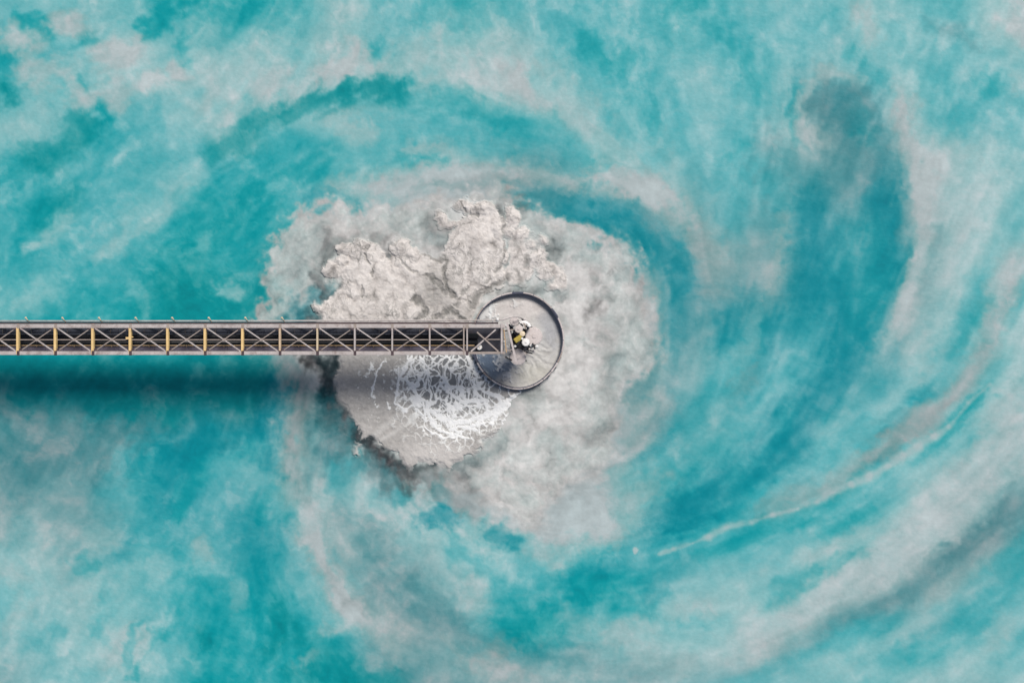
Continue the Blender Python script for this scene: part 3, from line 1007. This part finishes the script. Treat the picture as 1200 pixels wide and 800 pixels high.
# ------------------------------------------------------------------
# mesh builder for steelwork
# ------------------------------------------------------------------
class MB:
    def __init__(s): s.bm = bmesh.new()
    def box(s, a, b, w, h, up=(0, 0, 1), off=(0, 0, 0)):
        """bar from a to b, w across, h along up"""
        a = Vector(a); b = Vector(b); d = b-a; L = d.length; d.normalize(); u = Vector(up)
        sdir = d.cross(u)
        if sdir.length < 1e-4: sdir = Vector((1, 0, 0))
        sdir.normalize(); u = sdir.cross(d).normalized()
        vs = []
        for e in (a, b):
            for i, j in ((-1, -1), (1, -1), (1, 1), (-1, 1)):
                vs.append(s.bm.verts.new(e+sdir*(w/2*i)+u*(h/2*j)))
        for f in ((0, 1, 2, 3), (7, 6, 5, 4), (0, 4, 5, 1), (1, 5, 6, 2), (2, 6, 7, 3), (3, 7, 4, 0)):
            s.bm.faces.new([vs[i] for i in f])
        return s
    def ibeam(s, a, b, w, h, t=0.03):
        up = Vector((0, 0, 1))
        s.box(Vector(a)+up*(h/2-t/2), Vector(b)+up*(h/2-t/2), w, t)
        s.box(Vector(a)-up*(h/2-t/2), Vector(b)-up*(h/2-t/2), w, t)
        s.box(a, b, t, h-2*t)
        return s
    def tube(s, pts, r, n=12, cap=True):
        pts = [Vector(p) for p in pts]; rings = []
        rr = r if isinstance(r, (list, tuple)) else [r]*len(pts)
        prev = None
        for i, p in enumerate(pts):
            d = (pts[min(i+1, len(pts)-1)]-pts[max(i-1, 0)]).normalized()
            x = d.cross(Vector((0, 0, 1)))
            if x.length < 1e-3: x = prev if prev is not None else Vector((1, 0, 0))
            x.normalize(); prev = x; y = d.cross(x).normalized()
            rings.append([s.bm.verts.new(p+(x*math.cos(t)+y*math.sin(t))*rr[i]) for t in [2*math.pi*k/n for k in range(n)]])
        for a, b in zip(rings[:-1], rings[1:]):
            for k in range(n):
                f = s.bm.faces.new([a[k], a[(k+1) % n], b[(k+1) % n], b[k]]); f.smooth = True
        if cap:
            s.bm.faces.new(rings[0][::-1]); s.bm.faces.new(rings[-1])
        return s
    def lathe(s, c, prof, n=28, axis=(0, 0, 1)):
        """prof: (radius, height) pairs along axis"""
        q = Vector((0, 0, 1)).rotation_difference(Vector(axis).normalized()); c = Vector(c); rings = []
        for r, h in prof:
            if r < 1e-5: rings.append([s.bm.verts.new(c+q@Vector((0, 0, h)))])
            else: rings.append([s.bm.verts.new(c+q@Vector((r*math.cos(t), r*math.sin(t), h))) for t in [2*math.pi*k/n for k in range(n)]])
        for a, b in zip(rings[:-1], rings[1:]):
            for k in range(n):
                va = [a[k % len(a)], a[(k+1) % len(a)], b[(k+1) % len(b)], b[k % len(b)]]
                va = list(dict.fromkeys(va))
                if len(va) > 2: s.bm.faces.new(va)
        return s
    def build(s, name, mat, parent=None, bevel=0.0):
        bmesh.ops.recalc_face_normals(s.bm, faces=s.bm.faces)
        if bevel: bmesh.ops.bevel(s.bm, geom=s.bm.edges[:], offset=bevel, segments=1, affect='EDGES', clamp_overlap=True)
        me = bpy.data.meshes.new(name); s.bm.to_mesh(me); s.bm.free()
        me.materials.append(mat)
        o = bpy.data.objects.new(name, me)
        link(o)
        if parent:
            o.parent = parent; o.matrix_parent_inverse = parent.matrix_basis.inverted()
        return o

# ------------------------------------------------------------------
# water
# ------------------------------------------------------------------
def steps(a, b, s): return list(np.arange(a, b, s))
xs_in = np.array(steps(0, 290, 1.7)+steps(290, 800, 0.95)+steps(800, 1201.7, 1.7))
ys_in = np.array(steps(0, 185, 1.7)+steps(185, 650, 0.95)+steps(650, 801.7, 1.7))
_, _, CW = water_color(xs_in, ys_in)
def widen(a, hi):
    """add margins outside the frame that mirror the pattern inside"""
    m = np.concatenate([np.arange(1, 30)*8.0, 232+np.arange(1, 34)*24.0])
    lo_x = -m[::-1]; hi_x = a[-1]+m
    tri = lambda v: np.where((v % 340) > 170, 340-(v % 340), v % 340)     # stay in the outer drift, clear of the plume
    ii = np.searchsorted(a, tri(np.abs(lo_x))).clip(0, len(a)-1)
    jj = np.searchsorted(a, a[-1]-tri(m)).clip(0, len(a)-1)
    return np.concatenate([lo_x, a, hi_x]), np.concatenate([ii, np.arange(len(a)), jj])
xw, im = widen(xs_in, 1200); yw, jm = widen(ys_in, 800)
XX, YY = np.meshgrid(xw, yw)
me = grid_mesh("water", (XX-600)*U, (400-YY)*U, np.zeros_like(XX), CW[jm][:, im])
me.materials.append(M['water'])
water = link(bpy.data.objects.new("water", me)); tag(water, kind="structure")
tag(water, "turquoise pond water swirled with grey silt", "water")

# thick silt slick breaking the surface
xs = np.arange(352, 668, 0.62); ys = np.arange(226, 562, 0.62)
_g = np.meshgrid(xs, ys)
_i = np.clip(np.searchsorted(xs_in, _g[0]), 0, len(xs_in)-1); _j = np.clip(np.searchsorted(ys_in, _g[1]), 0, len(ys_in)-1)
SX, SY, SC, SH = slick_field(xs, ys, CW[_j, _i])
_, _, FC = foam_field(xs, ys)
out_tank = np.hypot((SX-TANK_C[0])/TANK_R[0], (SY-TANK_C[1])/TANK_R[1]) > 0.985
me = grid_mesh("silt_slick", (SX-600)*U, (400-SY)*U, np.maximum(SH, -0.06), SC, (SH > 0.0) & out_tank)
me.materials.append(M['slick'])
slick = link(bpy.data.objects.new("silt_slick", me))
tag(slick, "thick pale grey silt billowing up around the outfall tank", "silt", kind="stuff")
FCOL = SC+(np.array((250, 249, 247), np.float32)-SC)*np.clip(FC*1.7, 0, 1)[..., None]
me = grid_mesh("foam", (SX-600)*U, (400-SY)*U, np.maximum(SH, 0)+0.012+0.05*FC, FCOL, (FC > 0.15) & (SH > 0.015) & out_tank)
me.materials.append(M['foam'])
foam = link(bpy.data.objects.new("foam", me))
tag(foam, "white lacy foam spread below the bridge end", "foam", kind="stuff")
xs = np.arange(552, 662, 0.6); ys = np.arange(341, 456, 0.6)
TX, TY, TC, TH, TR = tank_field(xs, ys)
me = grid_mesh("tank_water", (TX-600)*U, (400-TY)*U, TH+0.06, TC, TR < 1.0)
me.materials.append(M['slick'])
tw = link(bpy.data.objects.new("tank_water", me))
tag(tw, "churning grey slurry inside the round tank wall", "slurry", kind="stuff")

# ------------------------------------------------------------------
# round tank wall
# ------------------------------------------------------------------
tank = empty("round_tank", P(TANK_C[0], TANK_C[1], 0))
tag(tank, "round steel tank wall with dark navy inside and pale rim at the bridge end", "tank")
def oval_ring(name, mat, prof, n=96, parent=None):
    """prof: (outward offset m, z)"""
    bm = bmesh.new(); rings = []
    c = P(*TANK_C, 0)
    for off, z in prof:
        ring = []
        for k in range(n):
            t = 2*math.pi*k/n
            wob = 0.05*math.sin(3*t+0.6)+0.035*math.sin(5*t+2)
            s = (CAM_H-z)/CAM_H
            ring.append(bm.verts.new(((c.x+(TANK_R[0]*U+off+wob)*math.cos(t)), (c.y+(TANK_R[1]*U+off+wob)*math.sin(t)), z)))
        rings.append(ring)
    m = len(rings)
    for i in range(m):
        a, b = rings[i], rings[(i+1) % m]
        for k in range(n):
            f = bm.faces.new([a[k], a[(k+1) % n], b[(k+1) % n], b[k]])
    bmesh.ops.recalc_face_normals(bm, faces=bm.faces)
    me = bpy.data.meshes.new(name); bm.to_mesh(me); bm.free(); me.materials.append(mat)
    o = link(bpy.data.objects.new(name, me)); o.parent = parent; o.matrix_parent_inverse = parent.matrix_basis.inverted()
    return o
oval_ring("wall", M['navy'], [(-0.08, -1.0), (-0.08, 0.88), (0.05, 0.88), (0.05, -1.0)], parent=tank)
oval_ring("inner_ledge", M['navy'], [(-0.15, 0.80), (-0.15, 0.86), (-0.085, 0.86), (-0.085, 0.80)], parent=tank)
def rim_piece(t0, t1, mat, dz):
    bm = bmesh.new(); c = P(*TANK_C, 0); n = 5; prof = [(-0.05, 0.885), (-0.05, 0.945+dz), (0.115, 0.945+dz), (0.115, 0.885)]; rings = []
    for k in range(n+1):
        t = t0+(t1-t0)*k/n; wob = 0.05*math.sin(3*t+0.6)+0.035*math.sin(5*t+2)
        rings.append([bm.verts.new((c.x+(TANK_R[0]*U+off+wob)*math.cos(t), c.y+(TANK_R[1]*U+off+wob)*math.sin(t), z)) for off, z in prof])
    for a_, b_ in zip(rings[:-1], rings[1:]):
        for k in range(4): bm.faces.new([a_[k], a_[(k+1) % 4], b_[(k+1) % 4], b_[k]])
    bm.faces.new(rings[0]); bm.faces.new(rings[-1][::-1])
    m2 = MB(); m2.bm.free(); m2.bm = bm; return m2.build("rim_segment", mat, tank)
_r = random.Random(9)
for k in range(26):
    rim_piece(2*math.pi*k/26+0.006, 2*math.pi*(k+1)/26-0.006, _r.choice([M['chord'], M['grey'], M['silted'], M['silted'], M['chord'], M['navy']]), _r.uniform(-0.01, 0.015))
for k in range(28):
    t = 2*math.pi*(k+0.4)/28; c = P(*TANK_C, 0)
    ca, sa = math.cos(t), math.sin(t)
    a = c+Vector(((TANK_R[0]*U+0.06)*ca, (TANK_R[1]*U+0.06)*sa, 0))
    if a.x < P(560, 0).x and abs(a.y-P(0, 396).y) < 2.4: continue
    n = Vector((ca, sa, 0)); mb = MB(); mb.box(a+n*0.08+Vector((0, 0, -0.4)), a+n*0.08+Vector((0, 0, 0.86)), 0.05, 0.12, up=n)
    mb.build("stiffener", M['navy'], tank)

# ------------------------------------------------------------------
# truss bridge
# ------------------------------------------------------------------
ZT = 9.4
XL = -480                                  # the bridge runs on westwards out of the picture
NODES = [547.5-43.85*i for i in range(0, 24)]          # 547.5, 503.6 ... -461
NODES = sorted(NODES)
bridge = empty("truss_bridge", P(0, 398, 0)); bridge.location.z = 0
tag(bridge, "long pale grey steel truss bridge running in from the left edge over the water", "bridge")
YN, YS = 382.0, 413.6
def seg(mb, x0, y0, x1, y1, z, w, h): return mb.box(P(x0, y0, z), P(x1, y1, z), w, h)
rnd = random.Random(4)
for i, x in enumerate(NODES[:-1]):
    x1 = NODES[i+1]
    for y, w in ((YN, 0.42), (YS, 0.40)):
        mb = MB(); seg(mb, x+0.12, y, x1-0.12, y, ZT-0.16, w, 0.32)
        o = mb.build("top_chord", M['chord'], bridge, 0.02)
        mb = MB(); seg(mb, x+0.12, y, x1-0.12, y, ZT-2.3, 0.34, 0.3)
        mb.build("bottom_chord", M['grey'], bridge)
        mb = MB(); mb.box(P(x, y, ZT-0.4), P(x1, y, ZT-2.1), 0.12, 0.14) if i % 2 else mb.box(P(x, y, ZT-2.1), P(x1, y, ZT-0.4), 0.12, 0.14)
        mb.build("side_brace", M['grey'], bridge)
    # crossed wind bracing
    mb = MB(); mb.box(P(x+2.6, 384.6, ZT-0.05), P(x1-2.6, 411.2, ZT-0.05), 0.125, 0.10); mb.build("diagonal_brace", M['chord'], bridge)
    mb = MB(); mb.box(P(x+2.6, 411.2, ZT-0.20), P(x1-2.6, 384.6, ZT-0.20), 0.095, 0.10); mb.build("diagonal_brace", M['grey'], bridge)
    mb = MB(); mb.box(P((x+x1)/2-2.0, 397.9, ZT+0.006), P((x+x1)/2+2.0, 397.9, ZT+0.006), 0.30, 0.012); mb.build("gusset_plate", M['grey'], bridge)
    for y, sg in ((384.4, 1), (411.4, -1)):
        for xx, s2 in ((x, 1), (x1, -1)):
            bm = bmesh.new()
            a = P(xx+s2*1.2, y, ZT-0.02); b = P(xx+s2*7.5, y, ZT-0.02); c = P(xx+s2*1.2, y+sg*3.2, ZT-0.02)
            top = [bm.verts.new(v) for v in (a, b, c)]; bot = [bm.verts.new(v-Vector((0, 0, 0.02))) for v in (a, b, c)]
            bm.faces.new(top); bm.faces.new(bot[::-1])
            for k in range(3): bm.faces.new([top[k], bot[k], bot[(k+1) % 3], top[(k+1) % 3]])
            m2 = MB(); m2.bm.free(); m2.bm = bm; m2.build("gusset_plate", M['brown'], bridge)
for i, x in enumerate(NODES):
    if x < 300: mat, w = M['yellow'], 0.25
    elif x < 345: mat, w = M['paleyellow'], 0.2
    elif x < 440: mat, w = M['cream'] if x < 400 else M['chord'], 0.17
    else: mat, w = M['chord'], 0.15
    mb = MB(); mb.box(P(x, 383.6, ZT-0.14), P(x, 414.6, ZT-0.14), w, 0.30); mb.build("cross_beam", mat, bridge)
    for y in (YN, YS):
        mb = MB(); mb.box(P(x, y, ZT-0.32), P(x, y, ZT-2.15), 0.22, 0.22, up=(0, 1, 0)); mb.build("vertical_post", M['grey'], bridge)
        mb = MB(); mb.box(P(x-1.6, y, ZT+0.012), P(x+1.6, y, ZT+0.012), 0.5, 0.024); mb.build("splice_plate", M['grey'] if y == YN else M['brown'], bridge)
    mb = MB(); mb.box(P(x, 383, ZT-2.3), P(x, 413, ZT-2.3), 0.2, 0.24); mb.build("floor_beam", M['dark'], bridge)
# light ties and hand rails down inside the truss
for i, x in enumerate(NODES[:-1]):
    for f in (0.25, 0.5, 0.75):
        xx = x+(NODES[i+1]-x)*f
        mb = MB(); mb.box(P(xx, 384.6, ZT-1.9), P(xx, 411, ZT-1.9), 0.07, 0.1); mb.build("deck_tie", M['brown'] if f != 0.5 else M['tan'], bridge)
for y, z, mt in ((385.6, ZT-0.62, 'grey'), (391.6, ZT-0.62, 'slate')):
    mb = MB(); seg(mb, XL, y, 544, y, z, 0.05, 0.05); mb.build("hand_rail", M[mt], bridge)
# lengthwise members and deck
mb = MB(); seg(mb, XL, 397.9, 544, 397.9, ZT-0.28, 0.10, 0.12); mb.build("centre_stringer", M['grey'], bridge)
mb = MB(); seg(mb, XL, 398, 590, 398, ZT-2.12, 2.85, 0.06); mb.build("deck_plate", M['dark'], bridge)  # closed floor sheet, added to block light through the truss
x = XL
ppl = (544-XL)/48.0
for k in range(48):
    xa = XL+k*ppl
    z = ZT-1.55
    mb = MB(); seg(mb, xa+0.25, 387.6, xa+ppl-0.25, 387.6, z+rnd.uniform(-.01, .01), 0.62, 0.04)
    mb.build("walkway_grating", M['slate'], bridge)
    mb = MB(); seg(mb, xa+0.2, 408.6, xa+ppl-0.2, 408.6, z+0.2+rnd.uniform(-.01, .01), 0.46, 0.05)
    mb.build("cable_tray", M['violet'], bridge)
    # walkway clutter: uprights and kick boards
    mb = MB(); xm = xa+ppl*rnd.uniform(0.2, 0.8)
    mb.box(P(xm, 385.4, z), P(xm, 385.4, z+0.95), 0.06, 0.06, up=(0, 1, 0)); mb.box(P(xm, 385.4, z+0.06), P(xm, 391, z+0.06), 0.06, 0.08); mb.build("walkway_bracket", M['grey'], bridge)
mb = MB(); seg(mb, XL, 390.9, 544, 390.9, ZT-1.42, 0.05, 0.2); mb.build("kick_board", M['slate'], bridge)
mb = MB(); seg(mb, XL, 378.4, 584, 378.5, ZT-0.24, 0.19, 0.2); mb.build("outer_angle", M['brown'], bridge)
# end bay over the tank
mb = MB(); mb.box(P(543.6, 381, ZT-0.10), P(543.6, 416, ZT-0.10), 0.14, 0.3); mb.build("cross_beam", M['grey'], bridge)
for y, w in ((382.2, 0.36), (413.4, 0.26)):
    mb = MB(); seg(mb, 549.5, y, 592, y, ZT-0.22, w, 0.3); mb.build("top_chord", M['chord'] if y < 400 else M['grey'], bridge, 0.015)
    mb = MB(); seg(mb, 549.5, y, 590, y, ZT-2.3, 0.24, 0.24); mb.build("bottom_chord", M['grey'], bridge)
mb = MB(); mb.box(P(559, 389, ZT-0.2), P(584, 411.6, ZT-0.2), 0.15, 0.1); mb.build("diagonal_brace", M['grey'], bridge)
mb = MB(); mb.box(P(552, 411.6, ZT-0.32), P(581, 386, ZT-0.32), 0.15, 0.1); mb.build("diagonal_brace", M['chord'], bridge)
mb = MB(); seg(mb, 571, 397.6, 595, 397.6, ZT-0.3, 0.09, 0.1); mb.build("centre_stringer", M['grey'], bridge)
mb = MB(); mb.ibeam(P(588, 379, ZT-0.12), P(588, 414.5, ZT-0.12), 0.20, 0.3); mb.build("cross_beam", M['chord'], bridge)
mb = MB(); mb.box(P(590.5, 386, ZT-0.1), P(593.5, 413, ZT-0.1), 0.11, 0.2); mb.build("end_strut", M['tan'], bridge)
for y in (382.2, 413.4):
    mb = MB(); mb.box(P(588, y, ZT-0.3), P(588, y, ZT-2.2), 0.2, 0.2, up=(0, 1, 0)); mb.build("vertical_post", M['grey'], bridge)
# pile bents that carry it, straight below the deck
for px in (-420, -240, -110):
    for y in (387, 409):
        mb = MB(); p = P(px, 398, ZT-2.4); yy = (400-y)*U*0.94
        mb.tube([(p.x, yy, -6), (p.x, yy, ZT-2.45)], 0.22, 14); mb.build("pile", M['dark'], bridge)
# small outrigger lamps along the north side
for i in range(-6, 8):
    px = 33.6+42.75*i
    o = MB(); a = P(px, 377.2, ZT-0.1)
    u = U*0.92
    o.tube([a+Vector((0.05, 0, 0)), a+Vector((0.05, 0.18, 0.28)), a+Vector((0.0, 0.34, 0.38)), a+Vector((-0.14, 0.42, 0.36))], 0.045, 8)
    lamp = o.build("lamp_bracket", M['cream'], bridge)
    h = MB(); h.lathe(a+Vector((-0.17, 0.43, 0.24)), [(0.0, 0.12), (0.07, 0.10), (0.12, 0.0), (0.0, 0.0)], 12); h.build("lamp_head", M['cream'], bridge)
# ------------------------------------------------------------------
# pipes carried by the bridge
# ------------------------------------------------------------------
def pipe(name, pts, r, mat, label, cat, n=14, flange=None):
    mb = MB(); mb.tube(pts, r, n)
    if flange:
        x = pts[0][0]
        while x < pts[-1][0]-0.3:
            x += flange
            if x < pts[-1][0]: mb.tube([(x-0.07, pts[0][1], pts[0][2]), (x+0.07, pts[0][1], pts[0][2])], r*1.22, n)
    o = mb.build(name, mat); tag(o, label, cat); return o
def row(y, z, x1, x0=XL): return [tuple(P(x0, y, z)), tuple(P(x1, y, z))]
pipe("slurry_pipe", row(394.0, ZT-1.75, 560), 0.29, M['black'], "thick black slurry pipe inside the bridge beside the walkway", "pipe", flange=12.1)
pipe("slurry_pipe", row(401.0, ZT-1.78, 560), 0.22, M['black'], "thinner black slurry pipe between the grey centre stringer and tan pipe", "pipe", flange=12.1)
pipe("service_pipe", row(404.7, ZT-1.2, 556), 0.065, M['tan'], "thin tan rusty pipe running lengthwise inside the bridge", "pipe", n=10)
p0 = P(XL, 376.2, ZT-0.05); p1 = P(583, 375.2, ZT-0.05)
pts = [p0, P(300, 376.0, ZT-0.05), p1]
o = MB(); o.tube(pts, 0.085, 12)
deliv = o.build("delivery_pipe", M['chord']); tag(deliv, "pale grey pipe along the outer north edge of the bridge", "pipe")
o = MB(); o.tube([P(581.5, 374.4, ZT), P(584.5, 374.4, ZT)], 0.20, 14); o.tube([P(577, 375.3, ZT-0.02), P(578, 375.3, ZT-0.02)], 0.17, 14); o.build("flange", M['white'], deliv)
o = MB(); o.tube([P(584, 374.8, ZT-0.05), P(589, 374.6, ZT-0.05), P(594, 372.6, ZT-0.1), P(600, 371, ZT-0.3), P(607, 371, ZT-0.8), P(611, 372.4, ZT-1.6), P(612, 374, ZT-2.6)], 0.085, 12); o.build("hose", M['silted'], deliv)

# white drum and odds and ends on the last bay
o = MB(); c = P(562, 406.8, ZT-1.6); c.z = ZT-1.6
o.lathe(c+Vector((0, 0, -0.49)), [(0, 0), (0.28, 0), (0.30, 0.4), (0.30, 1.3), (0.25, 1.42), (0, 1.45)], 20)
drum = o.build("drum", M['white']); tag(drum, "small white round drum on the deck of the last bridge bay", "drum")
o = MB(); o.lathe(c+Vector((0.05, 0.02, 0.95)), [(0, 0.06), (0.06, 0.06), (0.06, 0)], 10); o.build("cap", M['cream'], drum)
o = MB(); c = P(150.2, 396.2, ZT-0.1)
o.box(c+Vector((-0.22, 0, 0)), c+Vector((0.22, 0, 0)), 0.26, 0.24); o.tube([c+Vector((0.26, 0.12, 0.0)), c+Vector((0.55, 0.12, 0.0))], 0.06, 10)
vb = o.build("junction_box", M['yellow'], None, 0.02); tag(vb, "small yellow junction box on the third visible yellow cross beam", "box")

# ------------------------------------------------------------------
# discharge head over the tank
# ------------------------------------------------------------------
HZ = 2.4
def PH(px, py, z): return P(px, py, z+HZ)
hd = empty("discharge_head", P(612, 398, 0))
tag(hd, "cluster of round silt-caked valve covers and dark machinery over the tank", "machinery")
def disc(px, py, z, r, mat, name="valve_cover", tilt=(0, 0, 1), thick=0.16, stem=True):
    c = PH(px, py, z); o = MB()
    o.lathe(c, [(0, -thick), (r, -thick), (r*1.02, -thick*0.4), (r*0.97, 0), (r*0.80, 0.03), (r*0.28, 0.05), (r*0.24, 0.12), (0, 0.13)], 32, tilt)
    d = o.build(name, mat, hd)
    o = MB()
    ax = Vector(tilt).normalized(); x = ax.cross(Vector((0.3, 1, 0))).normalized(); y = ax.cross(x)
    for k in range(10):
        t = 2*math.pi*k/10
        b = c+(x*math.cos(t)+y*math.sin(t))*r*0.88
        o.tube([b-ax*0.02, b+ax*0.045], 0.028, 6)
    bo = o.build("bolt_circle", M['grey'], d)
    if stem:
        o = MB(); o.tube([c-Vector((0, 0, thick)), Vector((c.x, c.y, 0.2))], [r*0.45, r*0.4], 14); o.build("drop_pipe", M['dark'], hd)
    return d
disc(625.8, 393.8, 4.6, 0.94, M['silted'], tilt=(0.12, 0.05, 1))
disc(606.8, 418.4, 4.4, 0.90, M['silted'], tilt=(-0.15, -0.1, 1))
disc(602.6, 376.4, 5.2, 0.50, M['silted'], tilt=(0, 0.1, 1))
disc(607.8, 385.4, 5.6, 0.44, M['silted'], tilt=(-0.1, 0.1, 1))
disc(616.2, 400.8, 5.9, 0.44, M['white'], tilt=(0.1, 0.1, 1))
# curved guard plate
bm = bmesh.new(); n = 10; rows = []
for k in range(n+1):
    t = k/n; a = R(118-95*t); cx, cy = 613.5, 386.5
    for rad, z in ((7.2, 5.5), (9.6, 5.42)):
        rows.append(bm.verts.new(PH(cx+rad*1.05*math.cos(a), cy-rad*1.15*math.sin(a), z)))
for k in range(n):
    bm.faces.new([rows[2*k], rows[2*k+1], rows[2*k+3], rows[2*k+2]])
ext = bmesh.ops.extrude_face_region(bm, geom=bm.faces[:])
for v in ext['geom']:
    if isinstance(v, bmesh.types.BMVert): v.co.z -= 0.14
m2 = MB(); m2.bm.free(); m2.bm = bm; m2.build("guard_plate", M['white'], hd)
# yellow gearbox with motor
o = MB(); c = PH(607.2, 397.4, 6.0); o.box(c+Vector((-0.38, -0.22, 0)), c+Vector((0.36, 0.30, 0)), 0.55, 0.6)
gb = o.build("gearbox", M['olive'], hd, 0.06)
o = MB(); o.lathe(PH(611.8, 391.6, 5.9), [(0, 0), (0.30, 0), (0.32, 0.25), (0.27, 0.34), (0, 0.37)], 20, (0.1, 0.2, 1)); o.build("motor", M['cream'], gb)
o = MB(); o.lathe(PH(612.0, 396.6, 6.25), [(0, 0), (0.13, 0), (0.13, 0.1), (0, 0.12)], 14); o.build("breather_cap", M['white'], gb)
# dark frame below
o = MB()
for a, b in (((596, 380), (622, 410)), ((622, 380), (598, 416)), ((598, 384), (600, 418)), ((612, 374), (626, 386)), ((612, 412), (628, 404)), ((600, 398), (630, 398)), ((604, 408), (620, 408))):
    o.box(PH(*a, 4.1), PH(*b, 4.1), 0.20, 0.25)
o.build("support_frame", M['dark'], hd)
o = MB(); o.lathe(PH(611, 398, 3.6), [(0, 0), (1.25, 0), (1.25, 0.18), (0, 0.18)], 32); o.build("base_plate", M['black'], hd)
o = MB(); o.tube([PH(611, 398, 3.6), Vector((P(611, 398, 6).x, P(611, 398, 6).y, -4))], 0.55, 20); o.build("column", M['dark'], hd)
for k, (px, py, r, z) in enumerate(((629, 406, .20, 4.7), (625.3, 411.6, .16, 4.6), (622, 404.6, .17, 4.9), (620.5, 409, .13, 4.8), (603.5, 405.6, .15, 5.6), (599, 411, .22, 4.8), (595, 419, .18, 4.6), (594, 408, .15, 5.2), (619, 382, .12, 5.7), (614.6, 374, .14, 5.2))):
    o = MB(); o.lathe(PH(px, py, z), [(0, 0), (r, 0), (r, 0.2), (r*0.6, 0.28), (0, 0.3)], 14); o.build("fitting", M['silted'] if k % 2 else M['white'], hd)
    o = MB(); q = PH(px, py, z); o.tube([q, (q.x, q.y, 3.9+HZ)], r*0.5, 8); o.build("fitting_stem", M['dark'], hd)
for a, b in (((618.5, 379), (621.5, 383.5)), ((616, 381), (619.5, 386)), ((609, 378), (613, 382)), ((624, 402), (627, 409)), ((596, 388), (600, 404)), ((592, 418), (600, 422)), ((616, 412), (624, 414))):
    o = MB(); o.box(PH(*a, 5.3), PH(*b, 5.3), 0.16, 0.3); o.build("bracket", M['black'], hd)
o = MB(); o.box(PH(594.0, 377.5, 6.7), PH(605.0, 424, 6.2), 0.22, 0.18); o.build("boom", M['silted'], hd)
o = MB(); o.box(PH(590, 388, 5.9), PH(602, 386, 5.9), 0.14, 0.2); o.build("tie_bar", M['grey'], hd)
o = MB(); o.box(PH(590, 409, 5.9), PH(602, 412, 5.9), 0.14, 0.2); o.build("tie_bar", M['grey'], hd)

_r = random.Random(21)
for k in range(34):
    a = _r.uniform(0, 2*math.pi); rr = _r.uniform(0.25, 1.0)**0.7
    px, py = 611+17*rr*math.cos(a), 398+24*rr*math.sin(a)
    if px < 590: continue
    z = _r.uniform(3.9, 4.25); q = PH(px, py, z); o = MB()
    mt = _r.choice(['black', 'dark', 'black', 'silted', 'grey', 'white', 'brown'])
    if k % 3:
        t = _r.uniform(0, math.pi); v = Vector((math.cos(t), math.sin(t), _r.uniform(-.2, .2)))*_r.uniform(0.15, 0.45)
        o.box(q-v, q+v, _r.uniform(0.06, 0.16), _r.uniform(0.08, 0.2)); o.build("bracket", M[mt], hd)
    else:
        t = _r.uniform(0, math.pi); v = Vector((math.cos(t), math.sin(t), 0))*_r.uniform(0.3, 0.7)
        o.tube([q-v, q-v*0.3+Vector((0, 0, 0.25)), q+v*0.4+Vector((0, 0, 0.2)), q+v-Vector((0, 0, 0.5))], _r.uniform(0.035, 0.07), 8); o.build("hose", M[mt], hd)
    o = MB(); o.box(q, Vector((q.x, q.y, 3.7+HZ)), 0.06, 0.06, up=(0, 1, 0)); o.build("hanger_rod", M['dark'], hd)
